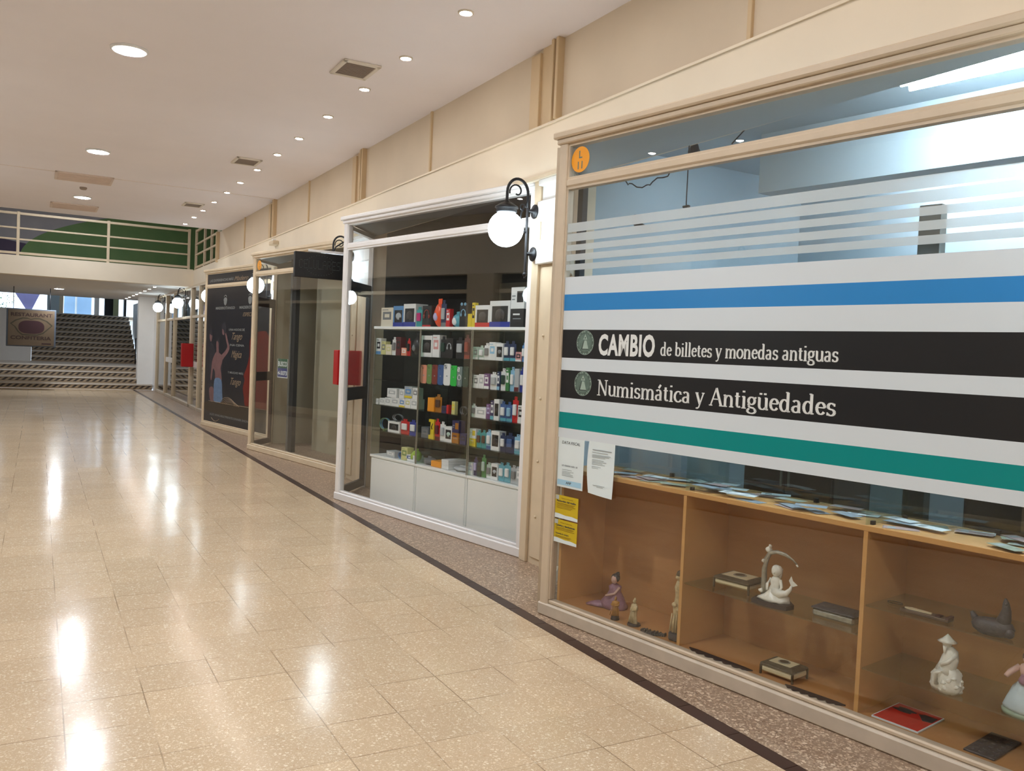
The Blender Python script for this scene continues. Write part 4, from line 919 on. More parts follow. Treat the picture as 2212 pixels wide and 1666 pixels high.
# fisherman
e = empty('fisherman_figurine', at(2.262, 0.115, 0.2812, 0.0), 'white porcelain old fisherman in a pointed hat on the lower right glass shelf', 'figurine')
b = MB(); b.lathe([(0.050, 0), (0.058, 0.02), (0.056, 0.05), (0.048, 0.075), (0.036, 0.09), (0.02, 0.095)], 'porcelain', n=26, sy=.8)
for i in range(26): a = i * 2.4; b.ball((0.05 * math.cos(a), 0.04 * math.sin(a), 0.012 + (i * 7 % 26) / 26 * .06), 0.010, 'porcelain', n=7, m=5)
jitter(b, 0.008, 60, 8); b.obj('rocks', e)
b = MB(); b.tube([(-0.008, -0.01, 0.07), (0.0, 0, 0.10), (0.008, 0, 0.13), (0.010, 0, 0.155), (0.004, -0.002, 0.172)], [0.036, 0.032, 0.030, 0.024, 0.010], 'porcelain', n=14); b.tube([(0.028, -0.006, 0.15), (0.012, -0.032, 0.12), (-0.012, -0.036, 0.105)], [0.011, 0.009, 0.007], 'porcelain'); b.tube([(-0.01, -0.03, 0.085), (-0.025, -0.045, 0.07), (-0.02, -0.045, 0.03)], [0.014, 0.011, 0.009], 'porcelain')
jitter(b, 0.003, 50, 3); b.obj('robed_body', e)
b = MB(); b.ball((-0.004, -0.008, 0.184), 0.017, 'porcelain', n=12); b.tube([(-0.006, -0.02, 0.178), (-0.006, -0.024, 0.15)], [0.009, 0.003], 'porcelain'); b.obj('bearded_head', e)
MB().lathe([(0.035, 0.192), (0.02, 0.202), (0.001, 0.222)], 'porcelain', T((-0.004, -0.006, 0)), n=18).obj('pointed_hat', e)
# lady in wide skirt
e = empty('crinoline_lady_figurine', at(2.535, 0.125, 0.2812, 0.0), 'porcelain lady in a pale blue wide skirt and pink bodice on the lower glass shelf', 'figurine')
b = MB(); b.lathe([(0.075, 0), (0.078, 0.012), (0.07, 0.018)], 'porcelain_green', n=26, sy=.8); b.obj('base', e)
b = MB(); b.lathe([(0.066, 0.016), (0.070, 0.03), (0.062, 0.06), (0.045, 0.095), (0.024, 0.125), (0.018, 0.135)], 'porcelain_blue', n=28, sy=.85); jitter(b, 0.006, 35, 5); b.obj('skirt', e)
b = MB(); b.lathe([(0.02, 0.130), (0.022, 0.15), (0.028, 0.17), (0.022, 0.182), (0.009, 0.19)], 'porcelain_pink', n=18, sy=.8); b.tube([(-0.026, 0, 0.172), (-0.048, -0.02, 0.15), (-0.056, -0.04, 0.135)], [0.011, 0.011, 0.008], 'porcelain_pink'); b.tube([(0.026, 0, 0.172), (0.04, -0.02, 0.145), (0.02, -0.042, 0.13)], [0.011, 0.01, 0.007], 'porcelain_pink')
b.ball((0, -0.003, 0.205), 0.018, 'porcelain_pink', n=12, sc=(.85, .9, 1.1)); b.obj('bodice_and_head', e)
MB().ball((0, 0.004, 0.211), 0.021, 'brown_door', n=12).obj('hair', e)
MB().lathe([(0.03, 0.118), (0.034, 0.128), (0.026, 0.146), (0.02, 0.15)], 'purple_glaze', T((0.01, -0.012, 0)), n=16).obj('sash', e)
# red magazine and dark tray on the cabinet floor
e = empty('red_magazine', at(1.995, 0.07, ZF, 0.0), 'red covered magazine with grey photographs lying on the cabinet floor', 'magazine')
MB().box(0, 0.19, 0, 0.225, 0, 0.006, 'paper').obj('pages', e)
mat('magazine_red', (196, 30, 20), 0.35)
b = MB(); b.box(0.004, 0.186, 0.004, 0.221, 0.006, 0.0066, 'magazine_red'); n = 24
b.prism([(0.055 + .04 * math.cos(2 * PI * i / n) * (1 + .3 * math.sin(i)), 0.165 + .026 * math.sin(2 * PI * i / n)) for i in range(n)], 0.0066, 0.0072, 'pewter'); b.prism([(0.11, .175), (0.13, .19), (0.18, .19), (.182, .13), (.15, .12)], 0.0066, 0.0072, 'pewter'); b.obj('cover', e)
e = empty('coin_tray', at(2.352, 0.075, ZF, 0.0), 'dark rectangular relief plaque lying on the cabinet floor beside the red magazine', 'tray')
MB().box(0, 0.11, 0, 0.25, 0, 0.008, 'pewter', bev=0.002).obj('board', e)
b = MB()
for i in range(3):
    for j in range(6): b.ball((0.02 + i * .035, 0.03 + j * .038, 0.008), 0.012, 'pewter', n=10, m=6, sc=(1, 1, .25))
b.obj('relief_pattern', e)
# interior of the nearest shop
def shopthing(nm, mb, label, cat, X=None): return tag(mb.obj(nm, None, X if X is not None else X1), label, cat)
shopthing('dark_post', MB().box(0.035, 0.075, 0.13, 0.17, 0.0, 2.50, 'dark_shop'), 'dark vertical post just inside the left edge of the nearest window', 'post')
shopthing('dark_post', MB().box(1.76, 1.86, 0.70, 0.76, 0.0, 2.28, 'grey_shop'), 'dark vertical post seen in the gaps of the frosted strips on the right', 'post')
for s0, s1, dd, label in ((0.55, 1.15, 1.15, 'tall brown wooden cupboard behind the cabinet, left'), (1.85, 2.75, 1.15, 'tall brown wooden cupboard behind the cabinet, right')):
    e = empty('wooden_cupboard', X1 @ T((s0, dd, 0)), label, 'cupboard'); w = s1 - s0
    MB().box(0, w, 0, 0.4, 0, 1.45, 'brown_door').obj('body', e)
    for q in (0, 1): MB().box(0.01 + q * w / 2, w / 2 - 0.01 + q * w / 2, -0.02, 0, 0.05, 1.43, 'brown_door', bev=0.006).box(w / 2 - 0.03 + q * .05, w / 2 - 0.02 + q * .05, -0.03, -0.02, 0.8, 0.9, 'silver_metal').obj('door', e)
e = empty('plaque', X1 @ T((2.40, 0.46, 0.87)), 'white plaque with faint lettering standing behind the right cabinet top', 'sign')
MB().box(0, 0.34, 0, 0.01, 0, 0.16, 'paper').obj('board', e)
b = MB(); text_into(b, 'CASA DE', 0.12, 0.09, 0.03, 'ink_grey', y=-0.001, width=0.14); text_into(b, '11:00  A  18:00', 0.03, 0.03, 0.04, 'ink_grey', y=-0.001, width=0.28, bold=.02); b.obj('lettering', e)
e = empty('hanging_cable', X1 @ T((0.43, 0.62, 0)), 'loose black cables and hook hanging from the ceiling inside the nearest shop', 'cable')
MB().tube([(0, 0, 2.97), (0.0, 0, 2.45), (0, 0, 2.41)], 0.0035, 'iron_black', n=6).obj('drop_wire', e)
MB().tube([(-0.56 + .028 * i, 0.02 * math.sin(i), 2.57 + 0.11 * ((i - 8) / 9.0) ** 2 + 0.01 * math.sin(i * 1.7)) for i in range(19)], 0.004, 'iron_black', n=6).tube([(0.3, 0, 2.72), (0.42, 0.03, 2.84), (0.52, 0, 2.97)], 0.004, 'iron_black', n=6).obj('looped_cable', e)
b = MB(); b.ball((0, 0, 2.405), 0.016, 'iron_black', n=10, sc=(1.6, 1, .7)); b.ball((0, 0.05, 2.72), 0.05, 'iron_black', n=10, sc=(.7, .7, 1.3)); jitter(b, 0.012, 30); b.obj('fitting', e)
b = MB(); b.tube([(-0.42, 0.3, 2.36), (-0.38, 0.3, 2.30), (-0.30, 0.3, 2.27), (-0.22, 0.3, 2.275)], [0.022, 0.026, 0.018, 0.006], 'iron_black', n=10)
tag(b.obj('wall_hook', None, X1 @ T((0.44, 0.32, 0.03))), 'dark curved horn-like object behind the frosted strips', 'ornament')
struct('beam_shop', MB().box(0.40, 2.7, 1.35, 1.5, 2.60, 2.97, 'bluegrey_shop'), X1)
e = empty('fluorescent_light', X1 @ T((1.55, 0.85, 2.925)), 'bright cool fluorescent fitting on the ceiling inside the nearest shop', 'ceiling light')
MB().box(0, 1.2, -0.09, 0.09, 0.0, 0.04, 'white_paint', bev=0.008).obj('housing', e)
for yy in (-0.045, 0.045): MB().tube([(0.03, yy, -0.02), (1.17, yy, -0.02)], 0.014, 'tube_light', n=10).obj('tube', e)
copy_tree(e, X1 @ T((0.9, 2.15, 2.925)), 'added unseen fluorescent fitting behind the ceiling beam, brightening the nearest shop', 'added fittings hidden behind the beam')  # extra fitting added out of sight to light the shop's back wall

# ================================================================ phone accessory shop
X2 = FRONTS[2]
SHELF = {'T': 1.727, 'A': 1.452, 'B': 1.210, 'C': 0.962, 'D': 0.713, 'E': 0.470}
BAYN = {1: 'left', 2: 'middle', 3: 'right'}
UY0, UY1 = 0.25, 0.60
for k, (s0, s1) in {1: (0.240, 1.028), 2: (1.036, 1.800), 3: (1.812, 2.60)}.items():
    e = empty('display_unit', X2 @ T((s0, UY0, 0)), '%s glass shelving unit on a white cupboard base in the phone accessory window' % {1: 'leftmost', 2: 'middle', 3: 'right-hand'}[k], 'display unit')
    w = s1 - s0; D = UY1 - UY0
    MB().box(0, w, 0.012, D, 0.0, 0.445, 'laminate_white').obj('base_body', e)
    MB().box(0.018, w - 0.018, 0, 0.012, 0.02, 0.435, 'laminate_white', bev=0.003).obj('base_panel', e)
    MB().box(-0.002, w + .002, -0.006, D, 0.445, 0.468, 'laminate_white', bev=0.003).obj('base_top', e)
    MB().box(-0.012, w + 0.0, -0.01, D, 1.700, 1.725, 'laminate_white', bev=0.003).obj('top_board', e)
    for sh in 'ABCD': MB().box(0.006, w - 0.006, 0.004, D - 0.01, SHELF[sh] - 0.008, SHELF[sh] - 0.001, 'shelf_glass').obj('glass_shelf', e)
    for x in (0.0, w - 0.005): MB().box(x, x + 0.005, 0.0, D, 0.468, 1.700, 'shelf_glass').obj('side_glass', e)
    b = MB()
    for x in (0.0, w - 0.006): b.box(x, x + 0.006, -0.003, 0.003, 0.468, 1.70, 'silver_metal')
    b.obj('edge_trim', e)
    MB().box(0.01, w - .01, D - 0.006, D, 0.468, 1.70, 'smoked_glass').obj('back_glass', e)
ITEMS = [
    (1, 'T', 0.285, 0.499, 1.727, 1.91, 'box', 'cream,grey,cream', 'cream speaker carton'),
    (1, 'T', 0.503, 0.677, 1.727, 1.923, 'win', 'blue,silver,royal', 'blue headphone box with silver figure'),
    (1, 'T', 0.682, 0.882, 1.727, 1.94, 'win', 'white,black,royal', 'white-topped game controller box with clear front'),
    (1, 'T', 0.887, 0.981, 1.727, 1.909, 'blis', 'teal,magenta,teal', 'teal card with pink gadget'),
    (2, 'T', 0.987, 1.133, 1.727, 1.931, 'head', 'black,rust,red', 'black and rust headphone box'),
    (2, 'T', 1.135, 1.276, 1.727, 1.979, 'bag', 'orange,lavender,orange', 'orange and lavender plush pack'),
    (2, 'T', 1.276, 1.353, 1.727, 1.964, 'blis', 'navy,silver,grey', 'navy hanging pack'),
    (2, 'T', 1.366, 1.424, 1.727, 1.885, 'box', 'red,white,red', 'narrow red pack'),
    (2, 'T', 1.428, 1.557, 1.727, 1.862, 'bag', 'aqua,white,aqua', 'aqua speaker pouch'),
    (2, 'T', 1.557, 1.67, 1.727, 1.945, 'head', 'black,paleblue,black', 'black box with pale blue cat-ear headphones'),
    (2, 'T', 1.683, 1.733, 1.727, 1.839, 'box', 'yellow,yellow,yellow', 'low yellow box'),
    (3, 'T', 1.739, 1.782, 1.727, 1.933, 'box', 'yellow,black,yellow', 'tall yellow box edge'),
    (3, 'T', 1.786, 1.979, 1.727, 1.909, 'win', 'white,black,red', 'white controller box with red base'),
    (3, 'T', 1.981, 2.241, 1.727, 1.942, 'win', 'white,black,royal', 'white box with royal blue base and grey mouse inside'),
    (3, 'T', 2.247, 2.411, 1.727, 2.046, 'split', 'white,black,white', 'large carton white above and black below'),
    (1, 'A', 0.213, 0.3, 1.452, 1.612, 'box', 'white,black,blue', 'white and blue pack'),
    (1, 'A', 0.309, 0.388, 1.452, 1.582, 'box', 'paleyellow,grey,paleyellow', 'pale yellow box'),
    (1, 'A', 0.394, 0.49, 1.452, 1.553, 'box', 'cream,paleyellow,cream', 'low cream box'),
    (1, 'A', 0.491, 0.562, 1.452, 1.626, 'blis', 'white,grey,white', 'white hanging card with grey gadget'),
    (1, 'A', 0.57, 0.654, 1.452, 1.627, 'box', 'maroon,black,maroon', 'dark maroon box'),
    (1, 'A', 0.668, 0.754, 1.452, 1.527, 'box', 'peach,white,peach', 'small peach box'),
    (1, 'A', 0.754, 0.803, 1.452, 1.617, 'blis', 'red,black,red', 'red card with white top'),
    (1, 'A', 0.818, 0.937, 1.452, 1.665, 'bag', 'black,grey,black', 'crumpled black bag'),
    (2, 'A', 1.0, 1.17, 1.452, 1.647, 'win', 'white,black,white', 'white box with black square window'),
    (2, 'A', 1.177, 1.284, 1.452, 1.653, 'box', 'white,rose,white', 'white box printed with rose figure'),
    (2, 'A', 1.291, 1.37, 1.452, 1.642, 'blis', 'black,darkgreen,black', 'dark green hanging pack'),
    (2, 'A', 1.376, 1.478, 1.452, 1.637, 'head', 'black,silver,black', 'black box with silver headset outline'),
    (2, 'A', 1.52, 1.635, 1.452, 1.637, 'blis', 'black,silver,black', 'black card with silver watch'),
    (2, 'A', 1.638, 1.717, 1.452, 1.659, 'blis', 'maroon,rust,rust', 'maroon pack with rust base'),
    (3, 'A', 1.778, 1.844, 1.452, 1.559, 'box', 'palegreen,grey,white', 'pale mint box'),
    (3, 'A', 1.847, 1.915, 1.452, 1.571, 'blis', 'palegreen,white,white', 'pale mint hanging card'),
    (3, 'A', 1.917, 1.988, 1.452, 1.593, 'blis', 'white,grey,white', 'white card with grey plug'),
    (3, 'A', 1.991, 2.078, 1.452, 1.602, 'box', 'white,paleblue,white', 'white box with pale blue print'),
    (3, 'A', 2.082, 2.171, 1.452, 1.595, 'win', 'white,grey,white', 'white phone accessory box with grey window'),
    (3, 'A', 2.174, 2.247, 1.452, 1.614, 'blis', 'navy,white,aqua', 'navy card with white charger'),
    (3, 'A', 2.25, 2.322, 1.452, 1.615, 'blis', 'navy,white,aqua', 'navy card with white charger head'),
    (3, 'A', 2.333, 2.402, 1.452, 1.529, 'box', 'rose,black,white', 'small rose box'),
    (3, 'A', 2.399, 2.449, 1.452, 1.604, 'blis', 'blue,white,blue', 'light blue hanging card'),
    (2, 'B', 1.008, 1.101, 1.21, 1.378, 'case', 'peach,peach,peach', 'peach phone case'),
    (2, 'B', 1.105, 1.181, 1.21, 1.385, 'case', 'olive,olive,olive', 'olive green phone case'),
    (2, 'B', 1.185, 1.269, 1.21, 1.385, 'case', 'brick,brick,brick', 'brick red phone case'),
    (2, 'B', 1.275, 1.359, 1.21, 1.388, 'case', 'steelblue,steelblue,steelblue', 'steel blue phone case'),
    (2, 'B', 1.365, 1.464, 1.21, 1.401, 'case', 'white,silver,white', 'white patterned phone case'),
    (2, 'B', 1.47, 1.556, 1.21, 1.389, 'case', 'lime,lime,lime', 'bright green phone case'),
    (2, 'B', 1.563, 1.636, 1.21, 1.383, 'ring', 'clearg,white,white', 'clear phone case with white ring'),
    (2, 'B', 1.642, 1.722, 1.21, 1.386, 'case', 'darkgreen,darkgreen,darkgreen', 'dark green phone case'),
    (3, 'B', 1.799, 1.866, 1.21, 1.321, 'box', 'white,grey,white', 'white cable box'),
    (3, 'B', 1.87, 1.94, 1.21, 1.33, 'box', 'white,silver,white', 'white cable box with silver print'),
    (3, 'B', 1.943, 2.009, 1.21, 1.339, 'box', 'purple,white,white', 'purple and white cable box'),
    (3, 'B', 2.013, 2.108, 1.21, 1.356, 'blis', 'white,silver,white', 'white striped hanging box'),
    (3, 'B', 2.112, 2.148, 1.21, 1.363, 'box', 'navy,white,paleblue', 'narrow navy box'),
    (3, 'B', 2.15, 2.22, 1.21, 1.391, 'blis', 'white,darkgreen,white', 'white card with dark cable'),
    (3, 'B', 2.223, 2.265, 1.21, 1.399, 'box', 'green,white,green', 'narrow green box'),
    (3, 'B', 2.268, 2.327, 1.21, 1.407, 'blis', 'paleblue,white,paleblue', 'pale blue hanging card'),
    (3, 'B', 2.331, 2.386, 1.21, 1.395, 'box', 'silver,silver,maroon', 'grey box with maroon base'),
    (3, 'B', 2.389, 2.453, 1.21, 1.409, 'blis', 'royal,white,royal', 'royal blue hanging card'),
    (1, 'C', 0.246, 0.287, 0.962, 1.016, 'box', 'white,silver,white', 'narrow white carton'),
    (1, 'C', 0.313, 0.406, 0.962, 1.027, 'box', 'white,silver,white', 'small white carton'),
    (1, 'C', 0.411, 0.517, 0.962, 1.038, 'box', 'white,silver,white', 'white carton'),
    (1, 'C', 0.522, 0.659, 0.962, 1.045, 'box', 'white,silver,white', 'wide white carton'),
    (1, 'C', 0.664, 0.761, 0.962, 1.048, 'box', 'white,blue,yellow', 'white carton with blue and yellow print'),
    (1, 'C', 0.766, 0.856, 0.962, 1.053, 'box', 'white,paleyellow,white', 'white carton with yellow print'),
    (1, 'C', 0.861, 0.974, 0.962, 1.056, 'box', 'white,silver,white', 'plain white carton at the shelf end'),
    (1, 'C', 0.447, 0.614, 1.044, 1.131, 'box', 'white,silver,white', 'white cube box on top of cartons'),
    (1, 'C', 0.661, 0.743, 1.047, 1.132, 'box', 'white,silver,white', 'small white box on top of cartons'),
    (1, 'C', 0.748, 0.877, 1.055, 1.166, 'box', 'silver,blue,yellow', 'grey printed box on top of cartons'),
    (1, 'C', 0.885, 0.973, 1.059, 1.159, 'box', 'white,grey,white', 'white box with grey line on top of cartons'),
    (2, 'C', 1.136, 1.237, 0.962, 1.086, 'box', 'orange2,orange2,orange2', 'orange box'),
    (2, 'C', 1.24, 1.338, 0.962, 1.122, 'blis', 'amber,brown,amber', 'amber hanging box with dark tab'),
    (2, 'C', 1.353, 1.422, 0.962, 1.025, 'box', 'indigo,black,indigo', 'low indigo box'),
    (2, 'C', 1.428, 1.457, 0.962, 1.039, 'box', 'red,red,red', 'thin red tube box'),
    (2, 'C', 1.504, 1.551, 0.962, 1.075, 'box', 'paleyellow,yellow,paleyellow', 'thin yellow bottle box'),
    (2, 'C', 1.573, 1.686, 0.962, 1.04, 'coil', 'black,grey,black', 'coiled black cable'),
    (3, 'C', 1.778, 1.837, 0.962, 1.076, 'blis', 'white,grey,white', 'white hanging card'),
    (3, 'C', 1.846, 1.986, 0.962, 1.052, 'box', 'white,silver,white', 'square white box'),
    (3, 'C', 1.988, 2.041, 0.962, 1.087, 'box', 'purple,lavender,purple', 'purple box'),
    (3, 'C', 2.043, 2.086, 0.962, 1.12, 'box', 'indigo,white,aqua', 'tall indigo box'),
    (3, 'C', 2.089, 2.154, 0.962, 1.134, 'win', 'white,black,white', 'tall white pack with black gadget'),
    (3, 'C', 2.159, 2.234, 0.962, 1.123, 'blis', 'steelblue,white,aqua', 'blue card with white bubble'),
    (3, 'C', 2.238, 2.31, 0.962, 1.123, 'blis', 'steelblue,paleblue,aqua', 'blue card with pale bubble'),
    (3, 'C', 2.313, 2.382, 0.962, 1.171, 'blis', 'red,white,red', 'tall red hanging box'),
    (3, 'C', 2.39, 2.456, 0.962, 1.105, 'box', 'white,black,white', 'white box with black swirl'),
    (1, 'D', 0.273, 0.472, 0.713, 0.834, 'coil', 'olive,blue,olive', 'coiled striped cable'),
    (1, 'D', 0.484, 0.69, 0.713, 0.817, 'win', 'white,black,white', 'white box with black game controller'),
    (1, 'D', 0.696, 0.836, 0.713, 0.856, 'blis', 'red,white,red', 'red bubble pack with white disc'),
    (1, 'D', 0.845, 0.964, 0.713, 0.859, 'blis', 'royal,white,royal', 'blue bubble pack with white disc'),
    (1, 'D', 0.497, 0.688, 0.818, 0.889, 'coil', 'black,silver,black', 'dark chain-like cable on top of box'),
    (2, 'D', 1.052, 1.169, 0.713, 0.812, 'box', 'slate,grey,slate', 'grey boxes'),
    (2, 'D', 1.169, 1.25, 0.713, 0.891, 'spool', 'yellow,black,yellow', 'yellow hanging pack with black cord'),
    (2, 'D', 1.254, 1.325, 0.713, 0.903, 'blis', 'red,maroon,maroon', 'red hanging card'),
    (2, 'D', 1.333, 1.41, 0.713, 0.884, 'blis', 'white,silver,white', 'white hanging card'),
    (2, 'D', 1.417, 1.522, 0.713, 0.848, 'win', 'white,palegreen,white', 'white earphone box'),
    (2, 'D', 1.524, 1.623, 0.713, 0.911, 'split', 'indigo,amber,indigo', 'navy and amber hanging pack'),
    (2, 'D', 1.641, 1.728, 0.713, 0.807, 'box', 'indigo,black,indigo', 'indigo box at the shelf end'),
    (3, 'D', 1.778, 1.86, 0.713, 0.864, 'split', 'white,yellow,white', 'white and yellow hanging pack'),
    (3, 'D', 1.866, 1.927, 0.713, 0.859, 'blis', 'teal,brown,teal', 'teal card with brown plug'),
    (3, 'D', 1.931, 1.991, 0.713, 0.865, 'blis', 'teal,brown,teal', 'teal card with second brown plug'),
    (3, 'D', 1.994, 2.065, 0.713, 0.876, 'blis', 'paleblue,white,steelblue', 'pale blue card'),
    (3, 'D', 2.069, 2.174, 0.713, 0.873, 'win', 'white,black,white', 'white phone box with dark screen'),
    (3, 'D', 2.178, 2.246, 0.713, 0.865, 'blis', 'navy,white,navy', 'navy card with white cable'),
    (3, 'D', 2.25, 2.35, 0.713, 0.874, 'blis', 'navy,steelblue,navy', 'wide navy card'),
    (3, 'D', 2.354, 2.445, 0.713, 0.872, 'blis', 'paleblue,white,aqua', 'pale blue bubble pack'),
    (1, 'E', 0.474, 0.622, 0.47, 0.528, 'box', 'silver,white,silver', 'translucent square case'),
    (1, 'E', 0.632, 0.732, 0.47, 0.534, 'coil', 'blue,navy,blue', 'blue coiled cable'),
    (1, 'E', 0.735, 0.839, 0.47, 0.589, 'box', 'paleyellow,olive,paleyellow', 'pale yellow green box'),
    (1, 'E', 0.813, 0.96, 0.47, 0.531, 'box', 'white,steelblue,white', 'white tin'),
    (1, 'E', 0.858, 0.989, 0.47, 0.596, 'bag', 'lime2,lime2,lime2', 'lime green pouch'),
    (2, 'E', 1.064, 1.213, 0.47, 0.544, 'bag', 'slate,grey,slate', 'grey plastic bag'),
    (2, 'E', 1.227, 1.38, 0.47, 0.523, 'box', 'orange2,orange2,orange2', 'orange box'),
    (2, 'E', 1.39, 1.495, 0.47, 0.497, 'box', 'white,white,white', 'white flat box, lowest of the stack'),
    (2, 'E', 1.389, 1.494, 0.497, 0.514, 'box', 'white,white,white', 'white flat box, second in the stack'),
    (2, 'E', 1.388, 1.492, 0.514, 0.533, 'box', 'white,white,white', 'white flat box, third in the stack'),
    (2, 'E', 1.386, 1.491, 0.533, 0.553, 'box', 'white,white,white', 'white flat box, topmost of the stack'),
    (2, 'E', 1.509, 1.722, 0.47, 0.519, 'bag', 'silver,grey,silver', 'crumpled clear bags'),
    (3, 'E', 1.778, 1.838, 0.47, 0.573, 'box', 'white,lavender,white', 'white and lavender box'),
    (3, 'E', 1.841, 1.892, 0.47, 0.627, 'blis', 'indigo,lavender,indigo', 'indigo hanging card'),
    (3, 'E', 1.899, 1.948, 0.47, 0.589, 'box', 'darkgreen,black,darkgreen', 'dark green box'),
    (3, 'E', 1.947, 2.003, 0.47, 0.659, 'blis', 'green,palegreen,green', 'tall green hanging pack'),
    (3, 'E', 2.013, 2.08, 0.47, 0.603, 'blis', 'palegreen,grey,white', 'pale card with grey plug'),
    (3, 'E', 2.086, 2.168, 0.47, 0.604, 'win', 'white,silver,white', 'white card with silver window'),
    (3, 'E', 2.173, 2.244, 0.47, 0.623, 'blis', 'aqua,white,aqua', 'aqua card with white charger'),
    (3, 'E', 2.248, 2.32, 0.47, 0.632, 'blis', 'aqua,white,aqua', 'aqua card with white charger head'),
    (3, 'E', 2.325, 2.401, 0.47, 0.619, 'blis', 'silver,grey,silver', 'grey card with plug'),
    (3, 'E', 2.405, 2.454, 0.47, 0.616, 'box', 'silver,white,silver', 'narrow grey box'),
]

SHN = {'T': 'top board', 'A': 'first glass shelf', 'B': 'second glass shelf', 'C': 'third glass shelf', 'D': 'fourth glass shelf', 'E': 'bottom tier'}
KN = {'box': ('carton', 'box'), 'win': ('window_box', 'box'), 'blis': ('blister_pack', 'pack'), 'case': ('phone_case', 'phone case'), 'ring': ('phone_case', 'phone case'), 'head': ('headphone_box', 'box'), 'bag': ('pouch', 'pouch'), 'coil': ('coiled_cable', 'cable'), 'split': ('carton', 'box'), 'spool': ('hanging_pack', 'pack')}
def rounded(w, h, r, n=5, x=0, z=0):
    P = []
    for cx, cz, a0 in ((w - r, r, -90), (w - r, h - r, 0), (r, h - r, 90), (r, r, 180)):
        for i in range(n + 1): a = math.radians(a0 + 90 * i / n); P.append((x + cx + r * math.cos(a), z + cz + r * math.sin(a)))
    return P
tops = []
for bay, sh, s0, s1, zb, zt, kind, cols, noun in ITEMS:
    z0 = SHELF[sh]
    h = zt - z0; fy = 0.0
    if zb > z0 + 0.015:
        under = [t for t in tops if t[0] == bay and t[1] == sh and t[2] < s1 - 0.01 and t[3] > s0 + 0.01]
        z0 = max([t[4] for t in under] + [z0]) + 0.0005; h = max(zt - z0, 0.015)
    tops.append((bay, sh, s0, s1, z0 + h))
    w = s1 - s0; c = [pal(q) for q in cols.split(',')]
    X = X2 @ T((s0, 0.285 + fy, z0)); nm, cat = KN[kind]
    e = empty(nm, X, '%s, %s, %s display unit' % (noun, SHN[sh], BAYN[bay]), cat, 'goods on the %s of the %s display unit' % (SHN[sh], BAYN[bay]))
    d = min(0.14, max(0.035, w * 0.7))
    if 'flat' in noun: d = 0.2
    if kind == 'box':
        MB().box(0, w, 0, d, 0, h, c[0], bev=0.0015).obj('carton_body', e); cb = COL.objects[-1]
        b = MB(); b.box(w * .15, w * .85, -0.0006, 0, h * .36, h * .78, c[1]); b.box(w * .3, w * .7, -0.0009, 0, h * .48, h * .66, c[0]); b.box(0.001, w - .001, -0.0006, 0, 0.002, h * .2, c[2]); b.box(w * .1, w * .6, -0.0008, 0, h * .86, h * .9, c[1]); b.obj('front_print', cb)
    elif kind == 'split':
        MB().box(0, w, 0, d, h * .46, h, c[0], bev=0.0015).obj('upper_half', e); MB().box(0, w, 0, d, 0, h * .459, c[1], bev=0.0015).obj('lower_half', e)
        b = MB(); b.box(w * .45, w * .92, -0.0006, 0, h * .62, h * .9, c[1]); b.box(w * .08, w * .34, -0.0006, 0, h * .76, h * .8, 'ink_grey'); b.box(w * .08, w * .3, -0.0006, 0, h * .68, h * .71, 'ink_grey'); b.box(w * .2, w * .7, -0.0006, 0, h * .3, h * .34, c[2]); b.box(w * .2, w * .8, -0.0006, 0, h * .2, h * .22, 'ink_grey'); b.obj('front_print', e)
    elif kind == 'win':
        MB().box(0, w, 0.004, d, 0, h, c[0], bev=0.0015).obj('carton_body', e)
        b = MB(); b.box(0, w, 0, 0.004, h * .8, h, c[0]); b.box(0, w * .1, 0, .004, h * .2, h * .8, c[0]); b.box(w * .9, w, 0, .004, h * .2, h * .8, c[0]); b.box(0, w, 0, .004, 0, h * .2, c[2]); b.box(w * .1, w * .9, 0.0035, 0.0045, h * .2, h * .8, 'vinyl_black'); b.obj('front_frame', e)
        b = MB(); b.ball((w * .5, 0.003, h * .5), min(w, h) * .2, c[1] if cols.split(',')[1] != 'black' else 'pewter', n=12, m=8, sc=(1.4, .25, 1)); b.ball((w * .34, 0.002, h * .42), min(w, h) * .1, 'pewter', n=8, m=6, sc=(1, .3, 1.5)); b.ball((w * .66, 0.002, h * .42), min(w, h) * .1, 'pewter', n=8, m=6, sc=(1, .3, 1.5)); b.obj('product', e)
    elif kind == 'blis':
        MB().plate(rounded(w, h * .86, w * .06) , 0.012, 0.016, c[0]).box(w * .28, w * .72, 0.012, 0.016, h * .84, h, c[0]).box(w * .42, w * .58, 0.0115, 0.0122, h * .93, h * .965, 'vinyl_black').box(w * .02, w * .98, 0.0112, 0.012, 0.002, h * .16, c[2]).obj('backing_card', e)
        MB().box(w * .2, w * .8, -0.006, 0.012, h * .28, h * .70, c[1], bev=0.005).obj('plastic_bubble', e)
    elif kind in ('case', 'ring'):
        r = min(w, h) * .22
        sh_ = MB().plate(rounded(w, h, r), 0, 0.011, c[0]).obj('shell', e)
        b = MB(); b.plate(rounded(w * .42, h * .22, w * .1, x=w * .08, z=h * .74), -0.002, 0, c[1]); b.ball((w * .2, -.002, h * .9), w * .07, 'vinyl_black', n=8, m=5, sc=(1, .3, 1)); b.ball((w * .36, -.002, h * .82), w * .07, 'vinyl_black', n=8, m=5, sc=(1, .3, 1)); b.obj('camera_cutout', sh_)
        b = MB()
        if kind == 'ring': b.tube([(w / 2 + w * .3 * math.cos(a), -0.002, h * .45 + w * .3 * math.sin(a)) for a in [i * PI / 10 for i in range(20)]], 0.004, c[1], n=6, closed=True).box(w * .46, w * .54, -.003, -.001, h * .08, h * .28, c[1]); 
        else: b.box(w * .4, w * .6, -0.0006, 0, h * .4, h * .46, 'ink_grey')
        b.obj('back_mark', sh_)
    elif kind == 'head':
